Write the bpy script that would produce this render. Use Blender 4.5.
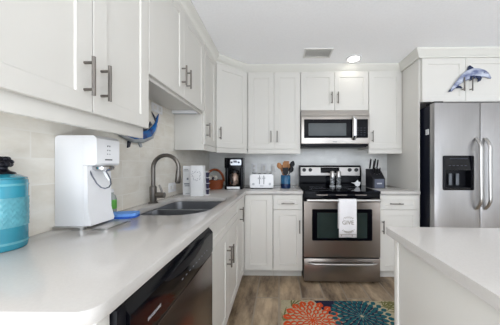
import bpy, bmesh, math, random
from mathutils import Vector, Matrix
random.seed(7)
for o in list(bpy.data.objects):
    bpy.data.objects.remove(o)
SC = bpy.context.scene
PI = math.pi

# ------------------------------------------------------------------ camera
CAMX, CAMY, CAMZ = 0.0, 0.0, 1.175
F = 208.0
YAW = 1.0
cam = bpy.data.cameras.new('camera')
cam.sensor_width = 36.0
cam.lens = F / 500.0 * 36.0
cam.clip_start = 0.02
cx = 279.0 - F * math.tan(math.radians(YAW))
cam.shift_x = -(cx - 250.0) / 500.0
cam.shift_y = (165.0 - 162.5) / 500.0
camo = bpy.data.objects.new('camera', cam)
SC.collection.objects.link(camo)
camo.location = (CAMX, CAMY, CAMZ)
camo.rotation_euler = (math.radians(90), 0, math.radians(YAW))
SC.camera = camo

# ------------------------------------------------------------------ world, lights, exposure
world = bpy.data.worlds.new('world')
SC.world = world
world.use_nodes = True
wbg = world.node_tree.nodes['Background']
wbg.inputs[0].default_value = (0.80, 0.89, 1.0, 1)
wbg.inputs[1].default_value = 1.05

def area_light(name, loc, target, size, size_y, power, color=(1, 1, 1)):
    l = bpy.data.lights.new(name, 'AREA')
    l.shape = 'RECTANGLE'
    l.size = size
    l.size_y = size_y
    l.energy = power
    l.color = color
    o = bpy.data.objects.new(name, l)
    SC.collection.objects.link(o)
    o.location = loc
    o.rotation_euler = (Vector(target) - Vector(loc)).to_track_quat('-Z', 'Y').to_euler()
    return o

area_light('window_daylight', (0.9, -2.9, 1.25), (0.5, 2.0, 1.2), 3.4, 1.9, 18, (0.89, 0.945, 1.0))
area_light('left_side_fill', (-2.2, -1.9, 1.4), (1.2, 1.8, 1.3), 2.2, 1.8, 50, (0.89, 0.945, 1.0))  # added fill brightening surfaces that face left; no known window there
# added overhead fills to brighten the counters, not known fixtures
area_light('overhead_fill', (0.05, 0.75, 2.305), (0.05, 0.75, 0.0), 0.16, 0.16, 0.6, (1.0, 0.97, 0.92))
area_light('overhead_fill', (0.75, 1.10, 2.305), (0.75, 1.10, 0.0), 0.16, 0.16, 0.6, (1.0, 0.97, 0.92))
area_light('overhead_fill', (-0.55, -0.6, 2.305), (-0.55, -0.6, 0.0), 0.16, 0.16, 0.6, (1.0, 0.97, 0.92))
area_light('upward_fill', (1.3, -1.9, 0.03), (1.3, -1.5, 2.3), 3.6, 2.0, 200, (0.89, 0.945, 1.0))  # added area light facing up from floor level to brighten the ceiling

vs = SC.view_settings
vs.view_transform = 'Standard'
vs.look = 'None'
vs.exposure = 0.66
vs.gamma = 1.0
vs.use_curve_mapping = False

# ------------------------------------------------------------------ materials
def srgb(r, g, b):
    def f(c):
        c /= 255.0
        return c / 12.92 if c <= 0.04045 else ((c + 0.055) / 1.055) ** 2.4
    return (f(r), f(g), f(b), 1.0)

def mat(name, col, rough=0.5, metal=0.0, noise=0.0, nscale=8.0, bump=0.0, spec=0.5, stretch=None,
        trans=0.0, emit=None, estr=0.0, coat=0.0, ior=1.45, col2=None, detail=3.0):
    m = bpy.data.materials.new(name)
    m.use_nodes = True
    nt = m.node_tree
    b = nt.nodes['Principled BSDF']
    b.inputs['Base Color'].default_value = col
    b.inputs['Roughness'].default_value = rough
    b.inputs['Metallic'].default_value = metal
    b.inputs['Specular IOR Level'].default_value = spec
    b.inputs['IOR'].default_value = ior
    b.inputs['Transmission Weight'].default_value = trans
    b.inputs['Coat Weight'].default_value = coat
    if emit:
        b.inputs['Emission Color'].default_value = emit
        b.inputs['Emission Strength'].default_value = estr
    tc = nt.nodes.new('ShaderNodeTexCoord')
    mp = nt.nodes.new('ShaderNodeMapping')
    nt.links.new(tc.outputs['Object'], mp.inputs['Vector'])
    if stretch:
        mp.inputs['Scale'].default_value = stretch
    n = nt.nodes.new('ShaderNodeTexNoise')
    n.inputs['Scale'].default_value = nscale
    n.inputs['Detail'].default_value = detail
    nt.links.new(mp.outputs['Vector'], n.inputs['Vector'])
    r = nt.nodes.new('ShaderNodeValToRGB')
    if col2 is None:
        k = 1.0 - noise
        col2 = (col[0] * k, col[1] * k, col[2] * k, 1)
    r.color_ramp.elements[0].position = 0.35
    r.color_ramp.elements[1].position = 0.65
    r.color_ramp.elements[0].color = col2
    r.color_ramp.elements[1].color = col
    nt.links.new(n.outputs['Fac'], r.inputs['Fac'])
    nt.links.new(r.outputs['Color'], b.inputs['Base Color'])
    if bump > 0:
        bp = nt.nodes.new('ShaderNodeBump')
        bp.inputs['Strength'].default_value = bump
        bp.inputs['Distance'].default_value = 0.002
        nt.links.new(n.outputs['Fac'], bp.inputs['Height'])
        nt.links.new(bp.outputs['Normal'], b.inputs['Normal'])
    return m

def brick_mat(name, rot, w, h, mortar, cols, mcol, rough, noise_cols=None, nscale=2.0, nstretch=(1, 1, 1), bump=0.25, spec=0.5, mixamt=0.5):
    """procedural tile; rot maps object coordinates so the texture runs in X (length) and Y (row)."""
    m = bpy.data.materials.new(name)
    m.use_nodes = True
    nt = m.node_tree
    b = nt.nodes['Principled BSDF']
    b.inputs['Roughness'].default_value = rough
    b.inputs['Specular IOR Level'].default_value = spec
    tc = nt.nodes.new('ShaderNodeTexCoord')
    sp = nt.nodes.new('ShaderNodeSeparateXYZ')
    cb = nt.nodes.new('ShaderNodeCombineXYZ')
    nt.links.new(tc.outputs['Object'], sp.inputs[0])
    nt.links.new(sp.outputs[rot[0]], cb.inputs[0])
    nt.links.new(sp.outputs[rot[1]], cb.inputs[1])
    br = nt.nodes.new('ShaderNodeTexBrick')
    br.inputs['Scale'].default_value = 1.0
    br.inputs['Brick Width'].default_value = w
    br.inputs['Row Height'].default_value = h
    br.inputs['Mortar Size'].default_value = mortar
    br.inputs['Mortar Smooth'].default_value = 0.1
    br.inputs['Bias'].default_value = 0.0
    br.inputs['Color1'].default_value = cols[0]
    br.inputs['Color2'].default_value = cols[1]
    br.inputs['Mortar'].default_value = mcol
    br.offset = 0.37 if 'floor' in name else 0.5
    nt.links.new(cb.outputs[0], br.inputs['Vector'])
    mp = nt.nodes.new('ShaderNodeMapping')
    mp.inputs['Scale'].default_value = nstretch
    nt.links.new(cb.outputs[0], mp.inputs['Vector'])
    n = nt.nodes.new('ShaderNodeTexNoise')
    n.inputs['Scale'].default_value = nscale
    n.inputs['Detail'].default_value = 6.0
    n.inputs['Roughness'].default_value = 0.65
    # shift the grain from tile to tile
    add = nt.nodes.new('ShaderNodeVectorMath')
    add.operation = 'ADD'
    sc = nt.nodes.new('ShaderNodeVectorMath')
    sc.operation = 'SCALE'
    sc.inputs['Scale'].default_value = 7.0
    nt.links.new(br.outputs['Color'], sc.inputs[0])
    nt.links.new(mp.outputs[0], add.inputs[0])
    nt.links.new(sc.outputs[0], add.inputs[1])
    nt.links.new(add.outputs[0], n.inputs['Vector'])
    r = nt.nodes.new('ShaderNodeValToRGB')
    r.color_ramp.elements[0].position = 0.34
    r.color_ramp.elements[1].position = 0.66
    r.color_ramp.elements[0].color = noise_cols[0]
    r.color_ramp.elements[1].color = noise_cols[1]
    nt.links.new(n.outputs['Fac'], r.inputs['Fac'])
    mx = nt.nodes.new('ShaderNodeMix')
    mx.data_type = 'RGBA'
    mx.inputs['Factor'].default_value = mixamt
    nt.links.new(br.outputs['Color'], mx.inputs[6])
    nt.links.new(r.outputs['Color'], mx.inputs[7])
    mm = nt.nodes.new('ShaderNodeMix')
    mm.data_type = 'RGBA'
    nt.links.new(br.outputs['Fac'], mm.inputs['Factor'])
    nt.links.new(mx.outputs[2], mm.inputs[6])
    mm.inputs[7].default_value = mcol
    nt.links.new(mm.outputs[2], b.inputs['Base Color'])
    bp = nt.nodes.new('ShaderNodeBump')
    bp.invert = True
    bp.inputs['Strength'].default_value = bump
    bp.inputs['Distance'].default_value = 0.002
    nt.links.new(br.outputs['Fac'], bp.inputs['Height'])
    nt.links.new(bp.outputs['Normal'], b.inputs['Normal'])
    return m

M = {}
M['cab'] = mat('white_painted_cabinet', srgb(214, 211, 205), 0.40, noise=0.015, nscale=3)
M['ceil'] = mat('ceiling_paint', srgb(250, 250, 251), 0.9, noise=0.03, nscale=60, bump=0.15)
M['trim'] = mat('trim_paint', srgb(218, 216, 209), 0.45, noise=0.01)
M['wallpaint'] = mat('wall_paint', srgb(228, 228, 226), 0.85, noise=0.02)
M['counter'] = mat('white_quartz', srgb(192, 188, 184), 0.10, noise=0.035, nscale=160, detail=4)
M['steel'] = mat('brushed_steel', srgb(190, 188, 186), 0.30, 1.0, noise=0.10, nscale=6, stretch=(1, 1, 60))
M['steelh'] = mat('brushed_steel_horizontal', srgb(150, 142, 136), 0.30, 1.0, noise=0.10, nscale=6, stretch=(60, 1, 60))
M['panel_steel'] = mat('control_panel_steel', srgb(212, 208, 206), 0.5, 0.5, noise=0.05, nscale=6, stretch=(60, 1, 60))
M['microwave_steel'] = mat('microwave_steel', srgb(196, 190, 184), 0.34, 0.85, noise=0.08, nscale=6, stretch=(60, 1, 60))
M['fridge_steel'] = mat('fridge_steel', srgb(170, 168, 168), 0.36, 0.85, noise=0.05, nscale=4, stretch=(80, 80, 1))
M['nickel'] = mat('satin_nickel', srgb(124, 119, 114), 0.28, 1.0, noise=0.04)
M['chrome'] = mat('chrome', srgb(205, 205, 208), 0.12, 1.0, noise=0.02)
M['sink'] = mat('sink_steel', srgb(146, 147, 150), 0.30, 0.9, noise=0.08, nscale=5, stretch=(1, 30, 1))
M['black'] = mat('black_gloss', srgb(10, 10, 15), 0.09, noise=0.1, spec=0.25)
M['blackglass'] = mat('black_glass', srgb(6, 6, 12), 0.07, noise=0.1, spec=0.12)
M['paddle'] = mat('paddle_grey', srgb(96, 100, 106), 0.4, noise=0.1)
M['blackmatte'] = mat('black_satin', srgb(13, 14, 20), 0.4, noise=0.15, spec=0.25)
M['darkside'] = mat('dark_fridge_side', srgb(16, 19, 32), 0.4, noise=0.1, nscale=30, spec=0.25)
M['ovenglass'] = mat('oven_window_glass', srgb(38, 50, 48), 0.08, noise=0.2)
M['mwglass'] = mat('microwave_window_glass', srgb(60, 66, 68), 0.10, noise=0.15)
M['white'] = mat('white_plastic', srgb(240, 240, 242), 0.3, noise=0.01)
M['whitematte'] = mat('white_card', srgb(235, 235, 236), 0.7, noise=0.02)
M['greyprint'] = mat('grey_print', srgb(140, 142, 150), 0.7, noise=0.1)
M['darkprint'] = mat('dark_print', srgb(55, 58, 70), 0.7, noise=0.1)
M['lightprint'] = mat('light_print', srgb(190, 192, 196), 0.6, noise=0.1)
M['teal'] = mat('teal_glaze', srgb(46, 142, 164), 0.15, noise=0.22, nscale=14, bump=0.3, coat=0.4)
M['teallight'] = mat('teal_embossed', srgb(98, 170, 184), 0.2, noise=0.25, nscale=30)
M['bronze'] = mat('dark_bronze', srgb(26, 26, 36), 0.3, 0.4, noise=0.3, nscale=20)
M['sponge'] = mat('blue_sponge', srgb(112, 164, 236), 0.85, noise=0.15, nscale=60, bump=0.5)
M['spongedark'] = mat('dark_blue_scrubber', srgb(40, 92, 190), 0.9, noise=0.2, nscale=80, bump=0.5)
M['clear'] = mat('clear_plastic', srgb(225, 235, 232), 0.1, noise=0.02, trans=0.6)
M['green'] = mat('green_label', srgb(110, 190, 80), 0.5, noise=0.2)
M['wicker'] = None
M['woodspoon'] = mat('utensil_wood', srgb(176, 122, 76), 0.6, noise=0.3, nscale=8, stretch=(6, 6, 1))
M['woodspoon2'] = mat('utensil_wood_dark', srgb(142, 88, 50), 0.6, noise=0.3, nscale=8, stretch=(6, 6, 1))
M['blackplastic'] = mat('black_plastic', srgb(22, 20, 24), 0.35, noise=0.1)
M['crock'] = mat('blue_crock_glaze', srgb(54, 118, 152), 0.2, noise=0.3, nscale=10, col2=srgb(30, 82, 120))
M['crockdark'] = mat('navy_crock_glaze', srgb(22, 44, 84), 0.2, noise=0.2)
M['block'] = mat('black_wood_block', srgb(20, 20, 28), 0.4, noise=0.2)
M['blockface'] = mat('slate_block_face', srgb(92, 97, 114), 0.5, noise=0.1)
M['towel'] = mat('white_towel', srgb(238, 236, 238), 0.95, noise=0.05, nscale=120, bump=0.4)
M['towelprint'] = mat('brown_print', srgb(140, 128, 112), 0.9, noise=0.2, nscale=60)
M['glass'] = mat('shaker_glass', srgb(235, 238, 242), 0.05, noise=0.02, trans=0.85)
M['fishblue'] = mat('marlin_blue', srgb(20, 112, 190), 0.25, noise=0.35, nscale=14, col2=srgb(14, 56, 122))
M['fishgrey'] = mat('marlin_grey', srgb(168, 172, 176), 0.3, noise=0.25, nscale=16)
M['fishdark'] = mat('marlin_dark', srgb(26, 30, 52), 0.3, noise=0.2)
M['dolphin'] = mat('dolphin_metal', srgb(198, 204, 220), 0.25, 0.2, noise=0.5, nscale=14, col2=srgb(104, 114, 150), stretch=(1, 1, 2))
M['dolphindark'] = mat('dolphin_dark', srgb(52, 62, 96), 0.25, 0.4, noise=0.4, nscale=20)
M['poddark'] = mat('pod_plastic', srgb(40, 34, 66), 0.35, noise=0.15)
M['podlid'] = mat('pod_lid', srgb(214, 208, 196), 0.5, noise=0.2, nscale=40)
M['coffeegold'] = mat('warm_steel', srgb(140, 122, 112), 0.25, 0.9, noise=0.1)
M['lamp'] = mat('lamp_lens', srgb(255, 250, 240), 0.4, emit=(1, 0.96, 0.88, 1), estr=9.0)
M['vent'] = mat('vent_paint', srgb(226, 224, 220), 0.5, noise=0.02)
M['ventgrey'] = mat('vent_grey', srgb(176, 174, 168), 0.6, noise=0.1)
M['cord'] = mat('steel_wire', srgb(95, 98, 110), 0.3, 0.8, noise=0.05)
M['dwtext'] = mat('silver_lettering', srgb(190, 188, 190), 0.4, 0.3, noise=0.02)
M['dwdoor'] = mat('dishwasher_black_steel', srgb(112, 98, 90), 0.22, 0.9, noise=0.12, nscale=5, stretch=(1, 1, 60))
M['toaster'] = mat('toaster_white', srgb(236, 236, 238), 0.25, noise=0.01)
M['rugbase'] = mat('rug_beige', srgb(190, 178, 148), 0.95, noise=0.2, nscale=90, bump=0.5)
M['rugorange'] = mat('rug_orange', srgb(214, 78, 30), 0.95, noise=0.2, nscale=90, bump=0.5)
M['rugpeach'] = mat('rug_peach', srgb(214, 160, 116), 0.95, noise=0.2, nscale=90, bump=0.5)
M['rugteal'] = mat('rug_teal', srgb(18, 92, 102), 0.95, noise=0.25, nscale=90, bump=0.5)
M['rugaqua'] = mat('rug_aqua', srgb(96, 152, 150), 0.95, noise=0.2, nscale=90, bump=0.5)
M['rugnavy'] = mat('rug_navy', srgb(24, 28, 58), 0.95, noise=0.2, nscale=90, bump=0.5)
M['rugolive'] = mat('rug_olive', srgb(112, 112, 64), 0.95, noise=0.2, nscale=90, bump=0.5)
M['floor'] = brick_mat('floor_wood_tile', ('Y', 'X'), 0.92, 0.20, 0.006,
                       (srgb(158, 134, 110), srgb(92, 72, 56)), srgb(150, 138, 122), 0.32,
                       (srgb(52, 33, 20), srgb(208, 184, 152)), 2.2, (1.5, 4, 1), 0.3, mixamt=0.66)
M['tile_l'] = brick_mat('backsplash_tile', ('Y', 'Z'), 0.30, 0.10, 0.0025,
                        (srgb(242, 237, 227), srgb(232, 226, 214)), srgb(240, 236, 228), 0.22,
                        (srgb(220, 212, 198), srgb(246, 243, 236)), 5.0, (1, 2, 1), 0.12, mixamt=0.6)
M['tile_b'] = brick_mat('back_wall_tile', ('X', 'Z'), 0.30, 0.10, 0.0025,
                        (srgb(242, 242, 240), srgb(232, 232, 230)), srgb(236, 236, 234), 0.14,
                        (srgb(226, 226, 224), srgb(246, 246, 244)), 5.0, (1, 2, 1), 0.12, mixamt=0.6)

def wicker_mat():
    m = bpy.data.materials.new('wicker')
    m.use_nodes = True
    nt = m.node_tree
    b = nt.nodes['Principled BSDF']
    b.inputs['Roughness'].default_value = 0.45
    tc = nt.nodes.new('ShaderNodeTexCoord')
    w = nt.nodes.new('ShaderNodeTexWave')
    w.bands_direction = 'Z'
    w.inputs['Scale'].default_value = 30
    w.inputs['Distortion'].default_value = 3
    nt.links.new(tc.outputs['Object'], w.inputs['Vector'])
    r = nt.nodes.new('ShaderNodeValToRGB')
    r.color_ramp.elements[0].color = srgb(84, 34, 12)
    r.color_ramp.elements[1].color = srgb(178, 86, 32)
    nt.links.new(w.outputs['Fac'], r.inputs['Fac'])
    nt.links.new(r.outputs['Color'], b.inputs['Base Color'])
    bp = nt.nodes.new('ShaderNodeBump')
    bp.inputs['Strength'].default_value = 0.6
    bp.inputs['Distance'].default_value = 0.004
    nt.links.new(w.outputs['Fac'], bp.inputs['Height'])
    nt.links.new(bp.outputs['Normal'], b.inputs['Normal'])
    return m
M['wicker'] = wicker_mat()

# ------------------------------------------------------------------ builders
I4 = Matrix.Identity(4)
ROOTM = {}

def thing(name, label, cat, loc, rotz=0.0, group=None):
    o = bpy.data.objects.new(name, None)
    SC.collection.objects.link(o)
    o.empty_display_size = 0.05
    o.location = loc
    o.rotation_euler = (0, 0, rotz)
    o['label'] = label
    o['category'] = cat
    if group:
        o['group'] = group
    ROOTM[o] = Matrix.Translation(Vector(loc)) @ Matrix.Rotation(rotz, 4, 'Z')
    return o

def tag(o, label, cat, group=None, kind=None):
    o['label'] = label
    o['category'] = cat
    if group:
        o['group'] = group
    if kind:
        o['kind'] = kind
    return o

class MB:
    def __init__(self, M0=I4):
        self.bm = bmesh.new()
        self.M = M0
        self.mi = 0

    def _done(self, verts, faces=None):
        for v in verts:
            v.co = self.M @ v.co
        fs = faces if faces is not None else {f for v in verts for f in v.link_faces}
        for f in fs:
            f.material_index = self.mi

    def box(self, x0, x1, y0, y1, z0, z1, bev=0.0, seg=2):
        r = bmesh.ops.create_cube(self.bm, size=1.0)
        vs_ = r['verts']
        for v in vs_:
            v.co = Vector(((x0 + x1) / 2 + v.co.x * (x1 - x0), (y0 + y1) / 2 + v.co.y * (y1 - y0), (z0 + z1) / 2 + v.co.z * (z1 - z0)))
        if bev > 0:
            es = list({e for v in vs_ for e in v.link_edges})
            r2 = bmesh.ops.bevel(self.bm, geom=es, offset=bev, segments=seg, affect='EDGES', profile=0.5)
            vs_ = list({v for f in r2['faces'] for v in f.verts} | {v for v in vs_ if v.is_valid})
        self._done(vs_)
        return self

    def tube(self, pts, r, seg=10, closed=False):
        pts = [Vector(p) for p in pts]
        n = len(pts)
        rr = r if isinstance(r, (list, tuple)) else [r] * n
        rings = []
        up = None
        for i, p in enumerate(pts):
            if closed:
                t = (pts[(i + 1) % n] - pts[i - 1]).normalized()
            else:
                t = (pts[min(i + 1, n - 1)] - pts[max(i - 1, 0)]).normalized()
            if up is None:
                up = Vector((0, 0, 1)) if abs(t.z) < 0.9 else Vector((1, 0, 0))
            a = (up - t * up.dot(t))
            if a.length < 1e-5:
                a = Vector((1, 0, 0)) if abs(t.x) < 0.9 else Vector((0, 1, 0))
                a = a - t * a.dot(t)
            a.normalize()
            up = a
            b = t.cross(a)
            rings.append([p + (a * math.cos(2 * PI * k / seg) + b * math.sin(2 * PI * k / seg)) * rr[i] for k in range(seg)])
        self.loft(rings, closed=closed)
        return self

    def loft(self, rings, closed=False, cap=True):
        bv = [[self.bm.verts.new(c) for c in ring] for ring in rings]
        fs = []
        n = len(bv)
        seg = len(bv[0])
        for i in range(n if closed else n - 1):
            A, B = bv[i], bv[(i + 1) % n]
            for k in range(seg):
                fs.append(self.bm.faces.new((A[k], A[(k + 1) % seg], B[(k + 1) % seg], B[k])))
        if cap and not closed:
            fs.append(self.bm.faces.new(list(reversed(bv[0]))))
            fs.append(self.bm.faces.new(bv[-1]))
        self._done([v for r in bv for v in r], fs)
        return self

    def lathe(self, prof, c=(0, 0, 0), seg=24, sx=1.0, sy=1.0, cap=True):
        c = Vector(c)
        rings = [[c + Vector((math.cos(2 * PI * k / seg) * r * sx, math.sin(2 * PI * k / seg) * r * sy, z)) for k in range(seg)] for r, z in prof]
        return self.loft(rings, cap=cap)

    def cyl(self, p0, p1, r0, r1=None, seg=16):
        return self.tube([p0, p1], [r0, r0 if r1 is None else r1], seg)

    def ball(self, c, r, seg=12, rings=8, squash=(1, 1, 1)):
        c = Vector(c)
        prof = []
        for i in range(rings + 1):
            a = -PI / 2 + PI * i / rings
            prof.append((max(math.cos(a), 0.02) * r, math.sin(a) * r))
        rs = [[c + Vector((math.cos(2 * PI * k / seg) * q * squash[0], math.sin(2 * PI * k / seg) * q * squash[1], z * squash[2])) for k in range(seg)] for q, z in prof]
        return self.loft(rs)

    def prism(self, poly, a, b, ax='Z', holes=(), bev=0.0):
        """poly in 2D extruded from a to b along ax. ax 'Z': (x,y); 'Y': (x,z); 'X': (y,z)."""
        def mk(p, t):
            if ax == 'Z':
                return Vector((p[0], p[1], t))
            if ax == 'Y':
                return Vector((p[0], t, p[1]))
            return Vector((t, p[0], p[1]))
        vs_, fs = [], []
        if not holes:
            A = [self.bm.verts.new(mk(p, a)) for p in poly]
            B = [self.bm.verts.new(mk(p, b)) for p in poly]
            n = len(poly)
            fs.append(self.bm.faces.new(A))
            fs.append(self.bm.faces.new(list(reversed(B))))
            for i in range(n):
                fs.append(self.bm.faces.new((A[i], B[i], B[(i + 1) % n], A[(i + 1) % n])))
            vs_ = A + B
        else:
            loops = []
            for lp in [poly] + list(holes):
                A = [self.bm.verts.new(mk(p, a)) for p in lp]
                B = [self.bm.verts.new(mk(p, b)) for p in lp]
                loops.append((A, B))
                vs_ += A + B
            for side in (0, 1):
                es = []
                for L in loops:
                    V = L[side]
                    for i in range(len(V)):
                        e = self.bm.edges.get((V[i], V[(i + 1) % len(V)])) or self.bm.edges.new((V[i], V[(i + 1) % len(V)]))
                        es.append(e)
                r = bmesh.ops.triangle_fill(self.bm, edges=es, use_beauty=True, use_dissolve=False)
                fs += [g for g in r['geom'] if isinstance(g, bmesh.types.BMFace)]
            for A, B in loops:
                n = len(A)
                for i in range(n):
                    fs.append(self.bm.faces.new((A[i], B[i], B[(i + 1) % n], A[(i + 1) % n])))
        if bev > 0:
            es = list({e for v in vs_ for e in v.link_edges if len(e.link_faces) == 2 and e.calc_face_angle(0) > 0.6})
            bmesh.ops.recalc_face_normals(self.bm, faces=list(fs))
            r2 = bmesh.ops.bevel(self.bm, geom=es, offset=bev, segments=2, affect='EDGES', profile=0.5)
            fs = [f for f in fs if f.is_valid] + r2['faces']
            vs_ = list({v for f in fs for v in f.verts})
        self._done(vs_, fs)
        return self

    def shaker(self, x0, x1, z0, z1, fr=0.058, y0=0.0, t=0.020, rec=0.006, ch=0.0015):
        """a framed door or drawer front; its face lies at y0 and looks towards -y."""
        def ring(d, y, dd=None):
            return [self.bm.verts.new((x0 + d, y, z0 + d)), self.bm.verts.new((x1 - d, y, z0 + d)),
                    self.bm.verts.new((x1 - d, y, z1 - d)), self.bm.verts.new((x0 + d, y, z1 - d))]
        rs = [ring(0, y0 + t), ring(0, y0 + ch), ring(ch, y0), ring(fr, y0), ring(fr + 0.003, y0 + rec)]
        fs = [self.bm.faces.new(rs[0])]
        for A, B in zip(rs, rs[1:]):
            for k in range(4):
                fs.append(self.bm.faces.new((A[k], A[(k + 1) % 4], B[(k + 1) % 4], B[k])))
        fs.append(self.bm.faces.new(list(reversed(rs[-1]))))
        self._done([v for r in rs for v in r], fs)
        return self

    def text(self, s, size, mtx, depth=0.0006, align='CENTER', sx=1.0):
        cu = bpy.data.curves.new('lettering', 'FONT')
        cu.body = s
        cu.size = size
        cu.extrude = depth
        cu.align_x = align
        cu.align_y = 'CENTER'
        cu.resolution_u = 2
        o = bpy.data.objects.new('lettering', cu)
        SC.collection.objects.link(o)
        dg = bpy.context.evaluated_depsgraph_get()
        me = bpy.data.meshes.new_from_object(o.evaluated_get(dg))
        bpy.data.objects.remove(o)
        bpy.data.curves.remove(cu)
        n0 = len(self.bm.verts)
        f0 = len(self.bm.faces)
        self.bm.from_mesh(me)
        bpy.data.meshes.remove(me)
        self.bm.verts.ensure_lookup_table()
        self.bm.faces.ensure_lookup_table()
        vs_ = self.bm.verts[n0:]
        for v in vs_:
            v.co = mtx @ Vector((v.co.x * sx, v.co.y, v.co.z))
        self._done(vs_, self.bm.faces[f0:])
        return self

    def build(self, name, mats, parent=None, root=None, angle=35.0, local=False):
        """root: the thing whose frame the mesh is stored in (a part or sub-part); local: coordinates are already in that frame."""
        bm = self.bm
        if root is None and parent is not None:
            p = parent
            while p.parent is not None:
                p = p.parent
            root = p
        if root is not None and root in ROOTM and not local:
            inv = ROOTM[root].inverted()
            for v in bm.verts:
                v.co = inv @ v.co
        loc = None
        if parent is None and bm.verts:
            xs = [v.co for v in bm.verts]
            loc = Vector(((min(c.x for c in xs) + max(c.x for c in xs)) / 2, (min(c.y for c in xs) + max(c.y for c in xs)) / 2, min(c.z for c in xs)))
            for v in bm.verts:
                v.co -= loc
        bmesh.ops.recalc_face_normals(bm, faces=bm.faces[:])
        me = bpy.data.meshes.new(name)
        bm.to_mesh(me)
        bm.free()
        for f in me.polygons:
            f.use_smooth = True
        me.set_sharp_from_angle(angle=math.radians(angle))
        for m in (mats if isinstance(mats, (list, tuple)) else [mats]):
            me.materials.append(m)
        o = bpy.data.objects.new(name, me)
        SC.collection.objects.link(o)
        if parent is not None:
            o.parent = parent
        elif loc is not None:
            o.location = loc
            ROOTM[o] = Matrix.Translation(loc)
        return o

def structure(name, mb, m):
    o = mb.build(name, m)
    # keep procedural tiles in world coordinates
    lo = o.location.copy()
    o.data.transform(Matrix.Translation(lo))
    o.location = (0, 0, 0)
    ROOTM[o] = I4
    o['kind'] = 'structure'
    return o

# ------------------------------------------------------------------ setting
WX, WY, CZ = -0.915, 2.72, 2.315
RX, RY = 3.9, -3.2
structure('floor', MB().box(-3.0, RX + 0.1, RY, WY + 0.1, -0.1, 0.0), M['floor'])
structure('ceiling', MB().box(-3.0, RX + 0.1, RY, WY + 0.1, CZ, CZ + 0.1), M['ceil'])
structure('wall_left', MB().box(WX - 0.1, WX, -0.35, WY + 0.1, 0.0, CZ), M['tile_l'])
structure('wall_back', MB().box(WX, RX, WY, WY + 0.1, 0.0, CZ), M['tile_b'])

structure('wall_right', MB().box(RX, RX + 0.1, -1.8, WY + 0.1, 0.0, CZ), M['wallpaint'])
UF = -0.65          # door face of the left wall cabinets (x)
BF = 2.385          # door face of the back wall cabinets (y)
DB = 1.357          # underside of wall cabinet doors
RAILB = 1.306
DT = 2.2335
# crown moulding swept round the cabinet tops
path = [(UF - 0.0205, 0.05), (UF - 0.0205, 2.143), (-0.366, BF + 0.0205), (1.40, BF + 0.0205), (1.40, 2.098), (2.42, 2.098)]
def offset_path(P, d):
    out = []
    for i, p in enumerate(P):
        p = Vector(p)
        ns = []
        if i > 0:
            t = (p - Vector(P[i - 1])).normalized()
            ns.append(Vector((t.y, -t.x)))
        if i < len(P) - 1:
            t = (Vector(P[i + 1]) - p).normalized()
            ns.append(Vector((t.y, -t.x)))
        if len(ns) == 1:
            out.append(p + ns[0] * d)
        else:
            m_ = (ns[0] + ns[1])
            m_ = m_ / (1 + ns[0].dot(ns[1]))
            out.append(p + m_ * d)
    return out
prof = [(-0.0002, 2.2347), (0.0198, 2.2347), (0.0204, 2.246), (0.030, 2.253), (0.050, 2.285), (0.062, 2.298), (0.062, CZ - 0.0005), (-0.0002, CZ - 0.0005)]
offs = [offset_path(path, d) for d, z in prof]
cr = MB()
cr.loft([[Vector((offs[k][i].x, offs[k][i].y, prof[k][1])) for k in range(len(prof))] for i in range(len(path))])
structure('trim_1', cr, M['trim'])

# ------------------------------------------------------------------ cabinets
def bar_handle(mb, x, zc, length=0.13, vertical=True, y0=0.0, standoff=0.032, r=0.0058):
    h = length / 2
    if vertical:
        mb.cyl((x, y0 - standoff, zc - h), (x, y0 - standoff, zc + h), r, seg=10)
        for s in (-1, 1):
            mb.cyl((x, y0 + 0.001, zc + s * (h - 0.02)), (x, y0 - standoff, zc + s * (h - 0.02)), r * 0.85, seg=8)
    else:
        mb.cyl((x - h, y0 - standoff, zc), (x + h, y0 - standoff, zc), r, seg=10)
        for s in (-1, 1):
            mb.cyl((x + s * (h - 0.02), y0 + 0.001, zc), (x + s * (h - 0.02), y0 - standoff, zc), r * 0.85, seg=8)

def fronts(root, FM, items):
    for it in items:
        kind, x0, x1, z0, z1 = it[:5]
        d = MB(FM).shaker(x0, x1, z0, z1, fr=0.058 if kind == 'door' else 0.045).build(kind, M['cab'], root)
        if len(it) > 5 and it[5]:
            v, hx, hz = it[5][:3]
            ln = it[5][3] if len(it[5]) > 3 else 0.13
            hb = MB(FM)
            bar_handle(hb, hx, hz, ln, v == 'v')
            hb.build('handle', M['nickel'], d)

def frame_m(origin, rotz):
    return Matrix.Translation(Vector(origin)) @ Matrix.Rotation(rotz, 4, 'Z')

def wall_cabinet(label, origin, rotz, w, depth, z0, z1, items, rail=None, group='white wall cabinets', flush=True, ret=False):
    root = thing('wall_cabinet', label, 'cabinet', (origin[0], origin[1], z0), rotz, group)
    FM = frame_m((origin[0], origin[1], 0), rotz)
    MB(FM).box(0.0008, w - 0.0008, 0.0205, depth - 0.002, z0 + 0.004, z1 + 0.001).build('carcass', M['cab'], root)
    fronts(root, FM, items)
    if rail:
        r = MB(FM)
        if flush:
            r.box(rail[0], rail[1], 0.003, 0.0395, RAILB, z0 - 0.002)
            r.box(rail[0] + 0.001, rail[1] - 0.001, 0.0215, 0.039, z0 - 0.004, z0 + 0.0038)
        else:
            r.box(rail[0], rail[1], 0.021, 0.040, RAILB, z0 + 0.0038, 0.0015)
        if ret:
            r.box(0.0008, 0.017, 0.0385, depth - 0.003, RAILB, z0 + 0.0038)
        r.build('light_rail', M['cab'], root)
    return root

dU = UF - WX      # 0.315
R90 = PI / 2
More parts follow.
